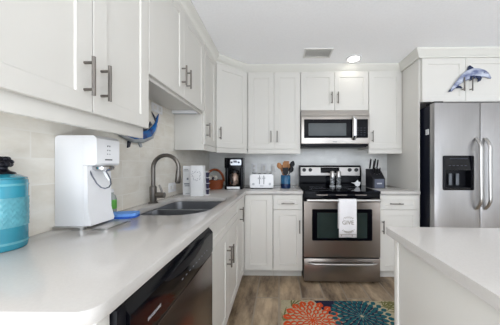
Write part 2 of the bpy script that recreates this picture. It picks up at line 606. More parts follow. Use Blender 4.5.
# left, nearest
near0, near1 = 0.383, 1.04
NE = 1.030
w = NE - near0
wall_cabinet('largest white two-door wall cabinet at upper left above the soda maker', (UF, near0, 0), R90, w, dU, DB, DT,
             [('door', 0.002, 0.3315, DB, DT, ('v', 0.301, 1.472)), ('door', 0.3345, w - 0.002, DB, DT, ('v', 0.367, 1.472))],
             rail=(0.0, w - 0.014), flush=False)
# a run of the same cabinet just out of the frame is left out
# over the sink
SK0, SK1 = NE, 1.80
w = SK1 - SK0
OB = 1.633
root = wall_cabinet('short white two-door wall cabinet raised high over the sink', (UF, SK0, 0), R90, w, dU, OB, DT,
             [('door', 0.002, w / 2 - 0.0015, OB, DT, ('v', w / 2 - 0.035, 1.775)), ('door', w / 2 + 0.0015, w - 0.002, OB, DT, ('v', w / 2 + 0.035, 1.775))])
FM = frame_m((UF, SK0, 0), R90)
MB(FM).box(0.002, w - 0.002, 0.021, 0.036, OB - 0.018, OB + 0.0035, 0.001).build('valance', M['cab'], root)
# narrow one
NA1 = 2.136
w = NA1 - SK1
wall_cabinet('narrow single-door white wall cabinet between the sink cabinet and angled corner cabinet', (UF, SK1, 0), R90, w, dU, DB, DT,
             [('door', 0.018, w - 0.002, DB, DT, ('v', 0.05, 1.487))], rail=(0.0, w + 0.001), ret=True)
# diagonal corner
A = Vector((UF, NA1 + 0.001))
B = Vector((-0.361, BF))
th = math.atan2(B.y - A.y, B.x - A.x)
L = (B - A).length
root = thing('wall_cabinet', 'angled white corner wall cabinet with one door', 'cabinet', (A.x, A.y, DB), th, 'white wall cabinets')
FM = frame_m((A.x, A.y, 0), th)
nx, ny = -math.sin(th) * 0.0205, math.cos(th) * 0.0205
pb = [(WX + 0.002, A.y + 0.0005), (UF - 0.0205, A.y + 0.0005), (A.x + nx, A.y + ny + 0.003), (B.x + nx - 0.003, B.y + ny), (B.x - 0.0005, BF + 0.0205), (B.x - 0.0005, WY - 0.002), (WX + 0.002, WY - 0.002)]
MB().prism(pb, DB + 0.004, DT + 0.001).build('carcass', M['cab'], root)
fronts(root, FM, [('door', 0.004, L - 0.004, DB, DT, ('v', 0.04, 1.505))])
MB(FM).box(0.006, L - 0.006, 0.003, 0.035, RAILB, DB - 0.002).build('light_rail', M['cab'], root)

dB = WY - BF
x0, x1 = -0.358, 0.2455
w = x1 - x0
wall_cabinet('tall white two-door wall cabinet above the toaster', (x0, BF, 0), 0, w, dB, DB, DT,
             [('door', 0.002, w / 2 - 0.0015, DB, DT, ('v', w / 2 - 0.035, 1.497)), ('door', w / 2 + 0.0015, w - 0.002, DB, DT, ('v', w / 2 + 0.035, 1.497))],
             rail=(0.0, w - 0.001))
x0, x1 = 0.2475, 1.0195
w = x1 - x0
MWB = 1.800
wall_cabinet('short white two-door wall cabinet directly above the microwave', (x0, BF, 0), 0, w, dB, MWB, DT,
             [('door', 0.002, w / 2 - 0.0015, MWB, DT, ('v', w / 2 - 0.035, 1.935)), ('door', w / 2 + 0.0015, w - 0.002, MWB, DT, ('v', w / 2 + 0.035, 1.935))])
x0, x1 = 1.0215, 1.3985
w = x1 - x0
wall_cabinet('white single-door wall cabinet between the microwave and the refrigerator panel', (x0, BF, 0), 0, w, dB, DB, DT,
             [('door', 0.002, w - 0.004, DB, DT, ('v', 0.036, 1.497))], rail=(0.0, w - 0.001))
# tall panel and cabinet over the refrigerator
FY = 2.098
FB = 1.800
w = 0.860
rfc = wall_cabinet('deep white two-door cabinet over the refrigerator carrying the dolphin', (1.4135, FY - 0.012, 0), 0, w, WY - FY + 0.012, FB, DT,
             [('door', 0.006, w / 2 - 0.0015, FB, DT, ('v', w / 2 - 0.040, 1.962)), ('door', w / 2 + 0.0015, w - 0.002, FB, DT, ('v', w / 2 + 0.038, 1.962))])

MB().box(1.400, 1.412, FY + 0.012, WY - 0.002, 0.001, 2.234, 0.001).build('end_panel', M['cab'], rfc)

# base cabinets
BT = 0.882
BX = -0.35           # door face of left run
BY = 2.10            # door face of back run
TK = 0.10
def base_cabinet(label, origin, rotz, w, depth, items, hollow=False, toe=0.105, group='white base cabinets', toe_x=(0.0, None)):
    root = thing('base_cabinet', label, 'cabinet', (origin[0], origin[1], 0), rotz, group)
    FM = frame_m((origin[0], origin[1], 0), rotz)
    d = depth - 0.003
    b = MB(FM)
    if hollow:
        b.box(0.0008, 0.018, 0.0205, d, TK, BT - 0.0005)
        b.box(w - 0.018, w - 0.0008, 0.0205, d, TK, BT - 0.0005)
        b.box(0.018, w - 0.018, d - 0.012, d, TK, BT - 0.0005)
        b.box(0.018, w - 0.018, 0.0205, d, TK, TK + 0.018)
        b.box(0.018, w - 0.018, 0.0205, 0.030, TK + 0.018, BT - 0.0005)
    else:
        b.box(0.0008, w - 0.0008, 0.0205, d, TK, BT - 0.0005)
    b.build('carcass', M['cab'], root)
    MB(FM).box(toe_x[0], toe_x[1] or w, toe, toe + 0.015, 0.001, TK - 0.0005).build('toe_kick', M['cab'], root)
    fronts(root, FM, items)
    return root
DZ0, DZ1 = 0.112, 0.872
DRZ = 0.725
depL = BX - WX
# end panel before the dishwasher
ep = MB().box(WX + 0.003, BX + 0.0, 0.392, 0.424, 0.001, BT - 0.0005, 0.001).build('end_panel', M['cab'])
tag(ep, 'white end panel closing the near end of the sink counter beside dishwasher', 'panel')
SB0, SB1 = 1.046, 1.798
w = SB1 - SB0
base_cabinet('white two-door base cabinet under the sink next to the dishwasher', (BX, SB0, 0), R90, w, depL,
             [('drawer', 0.002, w - 0.002, DRZ + 0.003, DZ1),
              ('door', 0.002, w / 2 - 0.0015, DZ0, DRZ, ('v', w / 2 - 0.032, 0.555)),
              ('door', w / 2 + 0.0015, w - 0.002, DZ0, DRZ, ('v', w / 2 + 0.032, 0.555))], hollow=True)
# corner base
root = thing('base_cabinet', 'white corner base cabinet with two leaves meeting at right angles', 'cabinet', (WX + 0.003, WY - 0.003, 0), 0, 'white base cabinets')
cy0, cx1 = 1.800, -0.062
pb = [(WX + 0.003, cy0), (BX - 0.0205, cy0), (BX - 0.0205, BY + 0.0205), (cx1, BY + 0.0205), (cx1, WY - 0.003), (WX + 0.003, WY - 0.003)]
MB().prism(pb, TK, BT - 0.0005).build('carcass', M['cab'], root)
tk = MB()
tk.box(BX - 0.12, BX - 0.105, cy0, BY + 0.105, 0.001, TK - 0.0005)
tk.box(BX - 0.12, cx1, BY + 0.105, BY + 0.12, 0.001, TK - 0.0005)
tk.build('toe_kick', M['cab'], root)
FML = frame_m((BX, 0, 0), R90)
fronts(root, FML, [('door', cy0 + 0.002, BY - 0.003, DZ0, DZ1, ('v', cy0 + 0.05, 0.735))])
FMB = frame_m((0, BY, 0), 0)
fronts(root, FMB, [('door', BX + 0.003, cx1 - 0.002, DZ0, DZ1)])
x0, x1 = -0.060, 0.238
w = x1 - x0
base_cabinet('white base cabinet with drawer left of the range under the utensil crock', (x0, BY, 0), 0, w, WY - BY,
             [('drawer', 0.002, w - 0.002, DRZ + 0.003, DZ1, ('h', w / 2, 0.79, 0.13)), ('door', 0.002, w - 0.002, DZ0, DRZ, ('v', w - 0.032, 0.56))])
x0, x1 = 1.003, 1.398
w = x1 - x0
base_cabinet('white base cabinet with drawer right of the range under the knife block', (x0, BY, 0), 0, w, WY - BY,
             [('drawer', 0.002, w - 0.002, DRZ + 0.003, DZ1, ('h', w / 2 - 0.04, 0.79, 0.13)), ('door', 0.002, w - 0.002, DZ0, DRZ, ('v', 0.032, 0.56))])

# ------------------------------------------------------------------ countertops
def rrect(x0, x1, y0, y1, r, n=6):
    rs = r if isinstance(r, (list, tuple)) else [r] * 4    # corners: (x0,y0) (x1,y0) (x1,y1) (x0,y1)
    out = []
    for (cx_, cy_, a0, q) in ((x0, y0, PI, rs[0]), (x1, y0, 1.5 * PI, rs[1]), (x1, y1, 0, rs[2]), (x0, y1, 0.5 * PI, rs[3])):
        ox = cx_ + q if cx_ == x0 else cx_ - q
        oy = cy_ + q if cy_ == y0 else cy_ - q
        for k in range(n + 1):
            a = a0 + PI / 2 * k / n
            out.append((ox + math.cos(a) * q, oy + math.sin(a) * q))
    return out
CT0, CT1 = 0.8825, 0.914
SX = -0.33
SYF = 2.08
SKX0, SKX1, SKY0, SKY1 = -0.823, -0.402, 1.070, 1.660
hole = rrect(SKX0, SKX1, SKY0, SKY1, [0.05, 0.17, 0.05, 0.05])
outer = [(WX + 0.002, 0.362)]
cr_ = 0.035
for k in range(7):
    a = -PI / 2 + PI / 2 * k / 6
    outer.append((SX - cr_ + math.cos(a) * cr_, 0.362 + cr_ + math.sin(a) * cr_))
outer += [(SX, SYF - 0.02), (SX + 0.006, SYF - 0.006), (SX + 0.02, SYF), (0.240, SYF), (0.240, WY - 0.002), (WX + 0.002, WY - 0.002)]
c = MB().prism(outer, CT0, CT1, 'Z', [hole], bev=0.003).build('countertop', M['counter'])
tag(c, 'long white quartz countertop with the sink, bending to the range', 'countertop')
c = MB().box(1.0015, 1.3985, SYF, WY - 0.002, CT0, CT1, 0.003).build('countertop', M['counter'])
tag(c, 'short white quartz countertop right of the range under the knife block', 'countertop')

# ------------------------------------------------------------------ sink
root = thing('sink', 'double-bowl stainless steel sink set under the white counter', 'sink', (-0.6, 1.33, 0.68))
def bowl(pts, z1, z0, inset):
    mb = MB()
    cxx = sum(p[0] for p in pts) / len(pts)
    cyy = sum(p[1] for p in pts) / len(pts)
    def ring(s, z):
        return [Vector((cxx + (p[0] - cxx) * s, cyy + (p[1] - cyy) * s, z)) for p in pts]
    rings = [ring(1.05, z1), ring(1.0, z1), ring(0.985, z1 - 0.03), ring(0.95, z0 + 0.05), ring(0.90, z0 + 0.015), ring(0.82, z0), ring(0.3, z0 - 0.004), ring(0.12, z0 - 0.006)]
    mb.loft(rings, cap=False)
    bv = [mb.bm.verts.new(v) for v in ring(0.12, z0 - 0.006)]
    mb.bm.faces.new(bv)
    return mb, (cxx, cyy)
for (y0, y1, rr) in ((SKY0, 1.345, [0.05, 0.16, 0.05, 0.05]), (1.365, SKY1, [0.05, 0.05, 0.06, 0.06])):
    pts = rrect(SKX0 - 0.004, SKX1 + 0.004, y0, y1, rr)
    mb, cc = bowl(pts, 0.8815, 0.70, 0.02)
    bw = mb.build('bowl', M['sink'], root, angle=60)
    MB().lathe([(0.001, 0.004), (0.030, 0.004), (0.040, 0.001), (0.040, -0.003), (0.001, -0.003)], (cc[0], cc[1], 0.7005), 20).build('drain', M['chrome'], bw)
MB().box(SKX0 + 0.002, SKX1 - 0.002, 1.347, 1.363, 0.845, 0.8812, 0.006).build('divider', M['sink'], root)

# faucet
fx, fy = -0.862, 1.41
root = thing('faucet', 'brushed nickel gooseneck kitchen faucet with a side lever behind the sink', 'faucet', (fx, fy, CT1))
MB().lathe([(0.001, 0.0), (0.031, 0.0), (0.031, 0.006), (0.024, 0.010), (0.0225, 0.012), (0.0225, 0.11), (0.0165, 0.118), (0.001, 0.118)], (fx, fy, CT1 + 0.0004), 24).build('base', M['nickel'], root)
pts = [(fx, fy, CT1 + 0.117), (fx, fy, CT1 + 0.235)]
rr = 0.088
for k in range(13):
    a = PI - PI * 1.06 * k / 12
    pts.append((fx + rr + math.cos(a) * rr, fy - 0.0 * k, CT1 + 0.240 + math.sin(a) * rr))
MB().tube(pts, 0.0135, 14).build('spout', M['nickel'], root)
e = Vector(pts[-1])
hd = (Vector(pts[-1]) - Vector(pts[-2])).normalized()
sp = MB().tube([e + hd * 0.0003, e + hd * 0.03, e + hd * 0.075, e + hd * 0.085], [0.0150, 0.0165, 0.0190, 0.016], 16).build('spray_head', M['nickel'], root)
MB().tube([e + hd * 0.0853, e + hd * 0.088], [0.014, 0.013], 16).build('nozzle', M['blackplastic'], sp)
lv = MB()
lv.cyl((fx + 0.0225, fy, CT1 + 0.055), (fx + 0.078, fy, CT1 + 0.055), 0.019, seg=18)
lv.tube([(fx + 0.062, fy, CT1 + 0.06), (fx + 0.060, fy - 0.002, CT1 + 0.085), (fx + 0.044, fy - 0.004, CT1 + 0.125)], [0.009, 0.007, 0.006], 10)
lv.build('lever', M['nickel'], root)

# ------------------------------------------------------------------ dishwasher
DX = -0.338
dy0, dy1 = 0.428, 1.042
root = thing('dishwasher', 'black dishwasher built in under the near end of the sink counter', 'dishwasher', (DX, (dy0 + dy1) / 2, 0))
MB().box(WX + 0.02, DX - 0.045, dy0 + 0.004, dy1 - 0.004, 0.02, 0.868).build('body', M['blackmatte'], root)
MB().box(DX - 0.10, DX - 0.085, dy0 + 0.004, dy1 - 0.004, 0.003, 0.10).build('toe_kick', M['blackmatte'], root)
MB().box(DX - 0.044, DX - 0.002, dy0 + 0.002, dy0 + 0.030, 0.105, 0.869, 0.002).build('edge_strip', M['blackmatte'], root)
MB().box(DX - 0.044, DX + 0.004, dy0 + 0.0305, dy1 - 0.002, 0.105, 0.735, 0.004).build('door', M['dwdoor'], root)
cp = MB()
prof2 = [(DX - 0.044, 0.7375), (DX + 0.003, 0.7375), (DX + 0.005, 0.75), (DX + 0.005, 0.838), (DX - 0.004, 0.850), (DX - 0.024, 0.869), (DX - 0.044, 0.869)]
cp.prism(prof2, dy0 + 0.0305, dy1 - 0.002, 'Y', bev=0.002)
cpo = cp.build('control_panel', M['black'], root)
ph = MB()
pk = []
for k in range(17):
    t = k / 16
    yy = dy0 + 0.17 + t * 0.32
    pk.append((yy, 0.838 - 0.032 * math.sin(PI * t) ** 0.6))
ph.prism(pk, DX + 0.002, DX + 0.0056, 'X')
ph.build('pocket_handle', M['blackmatte'], cpo)
tm = Matrix.Translation((DX + 0.0052, 0.552, 0.781)) @ Matrix.Rotation(R90, 4, 'Z') @ Matrix.Rotation(R90, 4, 'X')
MB().text('FRIGIDAIRE', 0.0115, tm, 0.0004).build('logo', M['dwtext'], cpo)
for k in range(9):
    yy = dy0 + 0.28 + k * 0.030
    MB().box(DX + 0.0048, DX + 0.0056, yy, yy + 0.010, 0.780, 0.783).build('button_mark', M['greyprint'], cpo)

# ------------------------------------------------------------------ range
rx0, rx1 = 0.2445, 0.9975
rc = (rx0 + rx1) / 2
RF = 2.060
root = thing('range', 'stainless steel electric range with black glass cooktop', 'range', (rc, 2.35, 0))
MB().box(rx0 + 0.001, rx1 - 0.001, RF + 0.045, 2.66, 0.03, 0.893, 0.002).build('body', M['blackmatte'], root)
ft = [(rx0 + 0.04, RF + 0.1), (rx1 - 0.04, RF + 0.1), (rx0 + 0.04, 2.60), (rx1 - 0.04, 2.60)]
for x, y in ft:
    MB().cyl((x, y, 0.0005), (x, y, 0.0298), 0.016, seg=12).build('foot', M['blackmatte'], root)
ck = MB().prism(rrect(rx0, rx1, RF - 0.012, 2.535, 0.012, 4), 0.8935, 0.917, 'Z', bev=0.004).build('cooktop', M['blackglass'], root)
for (bx, by, br_) in ((rc - 0.19, 2.20, 0.105), (rc + 0.19, 2.20, 0.085), (rc - 0.19, 2.43, 0.075), (rc + 0.19, 2.43, 0.10)):
    pr = [(br_ - 0.002, 0.0), (br_, 0.0), (br_, 0.0004), (br_ - 0.002, 0.0004)]
    rg = MB()
    rg.loft([[Vector((bx + math.cos(2 * PI * k / 40) * q, by + math.sin(2 * PI * k / 40) * q, 0.9172 + z)) for q, z in pr] for k in range(40)], closed=True)
    rg.build('burner_ring', M['greyprint'], ck)
# backguard
GY = 2.537
bgp = [(GY, 0.8935), (GY, 1.045), (GY + 0.012, 1.155), (GY + 0.03, 1.170), (GY + 0.115, 1.170), (GY + 0.12, 0.8935)]
bgo = MB().prism(bgp, rx0 + 0.0, rx1 - 0.0, 'X', bev=0.003).build('backguard', M['blackglass'], root)
GM = Matrix.Translation((rc, GY, 1.045)) @ Matrix.Rotation(-math.atan2(0.012, 0.110), 4, 'X')
# local: x across, z up the panel, -y towards the cook
cpn = MB(GM).box(-0.357, 0.357, -0.004, -0.0004, 0.002, 0.104, 0.0015).build('control_panel', M['panel_steel'], root)
MB(GM).box(-0.115, 0.112, -0.0065, -0.0042, 0.034, 0.100, 0.001).build('display', M['blackglass'], cpn)
for xx in (-0.315, -0.240, 0.235, 0.315):
    kb = MB(GM)
    kb.cyl((xx, -0.0042, 0.070), (xx, -0.024, 0.070), 0.023, 0.020, 20)
    kb.box(xx - 0.004, xx + 0.004, -0.030, -0.0235, 0.052, 0.088, 0.001)
    kb.build('knob', M['blackplastic'], cpn)
# vent strip above the door
vt = MB()
vt.box(rx0 + 0.003, rx1 - 0.003, RF + 0.002, RF + 0.044, 0.816, 0.8925, 0.003)
vt.build('vent_strip', M['blackglass'], root)
for k in range(3):
    xa = rc - 0.25 + k * 0.19
    MB().box(xa, xa + 0.11, RF + 0.0005, RF + 0.0018, 0.873, 0.883).build('vent_slot', M['steelh'], root)
dr = MB().prism([(rx0 + 0.003, 0.265), (rx1 - 0.003, 0.265), (rx1 - 0.003, 0.814), (rx0 + 0.003, 0.814)], RF, RF + 0.042, 'Y', bev=0.004).build('oven_door', M['steelh'], root)
wn = MB().prism(rrect(rc - 0.295, rc + 0.295, 0.43, 0.74, 0.012, 4), RF - 0.003, RF - 0.0005, 'Y').build('window', M['blackglass'], dr)
MB().box(rc - 0.245, rc + 0.245, RF - 0.0042, RF - 0.0032, 0.455, 0.705).build('pane', M['ovenglass'], wn)
hb = MB()
hz, hy = 0.832, RF - 0.045
hp = [(rc - 0.35 + 0.70 * k / 14, hy - 0.010 * math.sin(PI * k / 14), hz) for k in range(15)]
hb.tube(hp, 0.016, 14)
for s in (-1, 1):
    hb.cyl((rc + s * 0.325, hy, hz), (rc + s * 0.325, RF + 0.0015, hz), 0.012, seg=12)
hb.build('handle', M['steel'], dr)
dw = MB().box(rx0 + 0.003, rx1 - 0.003, RF, RF + 0.042, 0.025, 0.252, 0.005).build('drawer', M['steelh'], root)
hb = MB()
hp = [(rc - 0.335 + 0.67 * k / 14, RF - 0.014 - 0.022 * min(1, 3.5 * math.sin(PI * k / 14)), 0.212 - 0.004 * math.sin(PI * k / 14)) for k in range(15)]
hb.tube(hp, [0.006] + [0.0115] * 13 + [0.006], 12)
for s in (-1, 1):
    hb.cyl((rc + s * 0.31, RF - 0.028, 0.211), (rc + s * 0.31, RF - 0.0003, 0.211), 0.008, seg=10)
hb.build('handle', M['steel'], dw)

# towel over the oven handle
tx0, tx1 = rc - 0.052, rc + 0.115
root = thing('dish_towel', 'white printed dish towel hanging over the oven door handle', 'towel', ((tx0 + tx1) / 2, hy, 0.46))
def towel_rings():
    rings = []
    prof3 = []
    th_ = 0.0035
    r0 = 0.0178
    yc = hy - 0.010
    front = [(yc - r0, 0.487), (yc - r0 - 0.002, 0.56), (yc - r0 - 0.003, 0.66), (yc - r0 - 0.001, 0.75), (yc - r0, hz)]
    arc = [(yc - r0 * math.cos(a), hz + r0 * math.sin(a)) for a in [PI * k / 8 for k in range(1, 8)]]
    back = [(yc + r0, hz), (yc + r0 - 0.001, 0.75), (yc + r0 - 0.001, 0.66), (yc + r0, 0.56)]
    return front + arc + back
cl = towel_rings()
mb = MB()
nx_ = 14
grid = []
for j, (yy, zz) in enumerate(cl):
    row = []
    for i in range(nx_ + 1):
        t = i / nx_
        wv = 0.0025 * math.sin(t * 9) * min(1, max(0, (hz - zz) * 6))
        row.append(mb.bm.verts.new((tx0 + (tx1 - tx0) * t, yy - wv - (0.001 if j < 5 else 0), zz)))
    grid.append(row)
for j in range(len(cl) - 1):
    for i in range(nx_):
        mb.bm.faces.new((grid[j][i], grid[j][i + 1], grid[j + 1][i + 1], grid[j + 1][i]))
cloth = mb.build('cloth', M['towel'], root, angle=80)
sm = cloth.modifiers.new('solid', 'SOLIDIFY')
sm.thickness = 0.003
sm.offset = 0
TY = hy - 0.0350
txm = (tx0 + tx1) / 2
tm = Matrix.Translation((txm, TY, 0.628)) @ Matrix.Rotation(R90, 4, 'X')
tp = MB().text('GIVE', 0.054, tm, 0.0008, sx=1.0)
def sprig(cx_, cz_, w_, n, amp):
    for k in range(n):
        t = k / (n - 1) - 0.5
        px, pz = cx_ + t * w_, cz_ + amp * (0.25 - t * t) * 4
        a = 0.9 if k % 2 else -0.9
        l = 0.011
        dx, dz = math.cos(a) * l, math.sin(a) * l
        nx2, nz2 = -dz * 0.28, dx * 0.28
        tp.prism([(px, pz), (px + dx / 2 + nx2, pz + dz / 2 + nz2), (px + dx, pz + dz), (px + dx / 2 - nx2, pz + dz / 2 - nz2)], TY - 0.0008, TY + 0.0008, 'Y')
sprig(txm, 0.668, 0.09, 12, 0.012)
sprig(txm, 0.558, 0.11, 16, -0.016)
sprig(txm, 0.546, 0.07, 10, -0.012)
for xx in (tx0 + 0.02, tx1 - 0.045):
    tp.box(xx, xx + 0.005, TY - 0.0005, TY + 0.0005, 0.500, 0.512)
tp.box(tx0 + 0.006, tx1 - 0.006, TY - 0.0006, TY + 0.0006, 0.517, 0.520)
tp.build('print', M['towelprint'], cloth)

# ------------------------------------------------------------------ microwave
mx0, mx1 = 0.2515, 1.0160
MF = 2.345
mz0, mz1 = 1.390, 1.797
root = thing('microwave', 'stainless over-the-range microwave with black glass door', 'microwave', ((mx0 + mx1) / 2, 2.55, mz0))
mw = mx1 - mx0
MB().box(mx0 + 0.001, mx1 - 0.001, MF + 0.04, WY - 0.002, mz0, mz1 - 0.001, 0.002).build('body', M['blackmatte'], root)
vg = MB()
vg.prism([(MF + 0.039, mz1 - 0.002), (MF + 0.022, mz1 - 0.002), (MF + 0.002, mz1 - 0.07), (MF + 0.039, mz1 - 0.07)], mx0, mx1, 'X', bev=0.001)
vg.build('vent_grille', M['microwave_steel'], root)
dxe = mx0 + mw * 0.985
dd = MB().box(mx0, mx1, MF, MF + 0.039, mz0 + 0.024, mz1 - 0.073, 0.005).build('door', M['microwave_steel'], root)
wz0, wz1 = 1.478, 1.688
wn = MB().prism(rrect(mx0 + 0.030, mx0 + mw * 0.745, wz0, wz1, 0.008, 3), MF - 0.004, MF - 0.0004, 'Y').build('window', M['blackglass'], dd)
MB().prism(rrect(mx0 + 0.080, mx0 + mw * 0.655, wz0 + 0.025, wz1 - 0.045, 0.006, 3), MF - 0.0052, MF - 0.0042, 'Y').build('pane', M['mwglass'], wn)
cpo = MB().prism(rrect(mx0 + mw * 0.79, mx1 - 0.022, wz0, wz1, 0.008, 3), MF - 0.004, MF - 0.0004, 'Y').build('control_panel', M['blackglass'], root)
km = MB()
for a in range(3):
    for b_ in range(4):
        xx = mx0 + mw * 0.815 + a * 0.036
        zz = wz0 + 0.03 + b_ * 0.026
        km.box(xx, xx + 0.018, MF - 0.0048, MF - 0.0042, zz, zz + 0.006)
km.build('keypad', M['darkprint'], cpo)
hb = MB()
hx = mx0 + mw * 0.765
hp = [(hx, MF - 0.006 - 0.044 * min(1, 2.2 * math.sin(PI * k / 12)), wz0 - 0.025 + 0.27 * k / 12) for k in range(13)]
rings = []
for (a, b_, c_) in hp:
    rings.append([Vector((a + 0.019 * math.cos(q), b_ + 0.008 * math.sin(q), c_)) for q in [2 * PI * j / 14 for j in range(14)]])
hb.loft(rings)
hb.build('handle', M['chrome'], dd)
lb = MB().box(mx0 + mw * 0.46, mx0 + mw * 0.52, MF - 0.0008, MF + 0.0002, 1.432, 1.437).build('badge', M['darkprint'], dd)
un = MB().box(mx0 + 0.02, mx1 - 0.02, MF + 0.041, MF + 0.25, mz0 - 0.012, mz0 - 0.0005, 0.003).build('underside_filter', M['blackmatte'], root)

# ------------------------------------------------------------------ refrigerator
qx0, qx1 = 1.437, 2.345
split = 1.853
QF = 1.948
qz1 = 1.752
root = thing('refrigerator', 'stainless side-by-side refrigerator with water dispenser and black sides', 'refrigerator', (1.89, 2.3, 0))
MB().box(qx0 + 0.003, qx1 - 0.003, QF + 0.066, WY - 0.03, 0.03, qz1 - 0.01, 0.004).build('body', M['darkside'], root)
for x, y in ((qx0 + 0.06, QF + 0.12), (qx1 - 0.06, QF + 0.12), (qx0 + 0.06, 2.6), (qx1 - 0.06, 2.6)):
    MB().cyl((x, y, 0.0005), (x, y, 0.0298), 0.02, seg=12).build('foot', M['blackmatte'], root)
dpx0, dpx1, dpz0, dpz1 = 1.512, 1.795, 0.942, 1.262
fd = MB().prism([(qx0, 0.06), (split - 0.003, 0.06), (split - 0.003, qz1), (qx0, qz1)], QF, QF + 0.062, 'Y', holes=[[(dpx0 + 0.02, dpz0 + 0.02), (dpx1 - 0.02, dpz0 + 0.02), (dpx1 - 0.02, dpz0 + 0.19), (dpx0 + 0.02, dpz0 + 0.19)]], bev=0.004).build('door', M['fridge_steel'], root)
rd = MB().box(split + 0.003, qx1, QF, QF + 0.062, 0.06, qz1, 0.008).build('door', M['fridge_steel'], root)
for dobj, hx in ((fd, split - 0.040), (rd, split + 0.040)):
    hb = MB()
    z0, z1 = 0.765, 1.425
    hp = []
    for k in range(17):
        t = k / 16
        out = 0.05 * min(1.0, (math.sin(PI * t) * 2.6) ** 0.7)
        hp.append((hx, QF - 0.003 - out, z0 + (z1 - z0) * t))
    rings = []
    for (a, b_, c_) in hp:
        rings.append([Vector((a + 0.0155 * math.cos(q), b_ + 0.010 * math.sin(q), c_)) for q in [2 * PI * j / 14 for j in range(14)]])
    hb.loft(rings)
    hb.build('handle', M['steel'], dobj)
# dispenser
dp = MB()
dp.prism(rrect(dpx0, dpx1, dpz0, dpz1, 0.012, 4), QF - 0.005, QF - 0.0004, 'Y', holes=[[(dpx0 + 0.022, dpz0 + 0.022), (dpx1 - 0.022, dpz0 + 0.022), (dpx1 - 0.022, dpz0 + 0.188), (dpx0 + 0.022, dpz0 + 0.188)]], bev=0.0015)
dpo = dp.build('dispenser', M['black'], fd)
cv = MB()
a0, a1, b0, b1 = dpx0 + 0.0225, dpx1 - 0.0225, dpz0 + 0.0225, dpz0 + 0.1875
cv.box(a0, a1, QF + 0.056, QF + 0.060, b0, b1)
cv.box(a0, a0 + 0.003, QF, QF + 0.056, b0, b1)
cv.box(a1 - 0.003, a1, QF, QF + 0.056, b0, b1)
cv.box(a0 + 0.003, a1 - 0.003, QF - 0.001, QF + 0.056, b0, b0 + 0.004)
cv.box(a0 + 0.003, a1 - 0.003, QF, QF + 0.056, b1 - 0.004, b1)
cv.build('dispenser_recess', M['blackmatte'], fd)
for xx in (dpx0 + 0.085, dpx0 + 0.150):
    MB().box(xx, xx + 0.030, QF + 0.034, QF + 0.044, b0 + 0.02, b1 - 0.035, 0.004).build('paddle', M['paddle'], fd)
dpm = MB()
for k in range(5):
    dpm.box(dpx0 + 0.05 + k * 0.036, dpx0 + 0.07 + k * 0.036, QF - 0.0062, QF - 0.0052, dpz0 + 0.225, dpz0 + 0.231)
dpm.box(dpx0 + 0.06, dpx1 - 0.06, QF - 0.0062, QF - 0.0052, dpz1 - 0.032, dpz1 - 0.026)
dpm.build('dispenser_marks', M['darkprint'], fd)
MB().box(qx0 + 0.004, qx0 + 0.09, QF + 0.01, QF + 0.12, qz1 + 0.0005, qz1 + 0.016, 0.004).build('hinge_cover', M['blackmatte'], root)
MB().box(qx1 - 0.09, qx1 - 0.004, QF + 0.01, QF + 0.12, qz1 + 0.0005, qz1 + 0.016, 0.004).build('hinge_cover', M['blackmatte'], root)
# small label magnet on the black side
root2 = thing('magnet', 'small white printed sticker on the black refrigerator side', 'sticker', (qx0 + 0.002, QF + 0.09, 1.49))
MB().box(qx0 - 0.0002, qx0 + 0.0026, QF + 0.074, QF + 0.118, 1.468, 1.520, 0.0005).build('card', M['whitematte'], root2)
mk = MB()
for k in range(3):
    mk.box(qx0 - 0.0007, qx0 - 0.0003, QF + 0.080, QF + 0.112, 1.480 + 0.012 * k, 1.484 + 0.012 * k)
mk.build('print', M['greyprint'], root2)

# ------------------------------------------------------------------ island
root = thing('island', 'white kitchen island with pale quartz top at lower right', 'island', (0.95, 0.2, 0), math.radians(-1.6))
IM = Matrix.Translation((0.450, 0.889, 0)) @ Matrix.Rotation(math.radians(-1.6), 4, 'Z')
MB(IM).prism(rrect(0.0, 1.05, -1.75, 0.0, 0.012, 4), 0.8845, CT1, 'Z', bev=0.003).build('countertop', M['counter'], root)
MB(IM).box(0.028, 1.02, -1.70, -0.03, 0.0, 0.884, 0.002).build('body', M['cab'], root)
pl = MB(IM)
pl.box(0.022, 0.0275, -0.055, -0.03, 0.001, 0.883, 0.001)
pl.build('corner_stile', M['cab'], root)

# ------------------------------------------------------------------ ceiling fittings
lx, ly = 0.80, 2.245
root = thing('ceiling_light', 'round recessed ceiling light glowing above the range', 'light', (lx, ly, CZ))
rg = MB()
rg.loft([[Vector((lx + math.cos(2 * PI * k / 40) * q, ly + math.sin(2 * PI * k / 40) * q, CZ - z)) for q, z in ((0.058, 0.0005), (0.085, 0.0005), (0.083, 0.006), (0.062, 0.008), (0.058, 0.006))] for k in range(40)], closed=True)
rg.build('trim_ring', M['white'], root)
MB().lathe([(0.001, -0.0005), (0.0575, -0.0005), (0.0575, -0.005), (0.001, -0.006)], (lx, ly, CZ), 32).build('lens', M['lamp'], root)
vx0, vx1, vy0, vy1 = 0.268, 0.520, 2.05, 2.195
root = thing('ceiling_vent', 'rectangular louvred air vent in the ceiling', 'vent', ((vx0 + vx1) / 2, (vy0 + vy1) / 2, CZ))
MB().prism([(vx0 - 0.016, vy0 - 0.016), (vx1 + 0.016, vy0 - 0.016), (vx1 + 0.016, vy1 + 0.016), (vx0 - 0.016, vy1 + 0.016)], CZ - 0.008, CZ - 0.0005, 'Z',
           holes=[[(vx0, vy0), (vx1, vy0), (vx1, vy1), (vx0, vy1)]], bev=0.001).build('frame', M['vent'], root)
MB().box(vx0, vx1, vy0, vy1, CZ - 0.002, CZ - 0.0005).build('backing', M['ventgrey'], root)
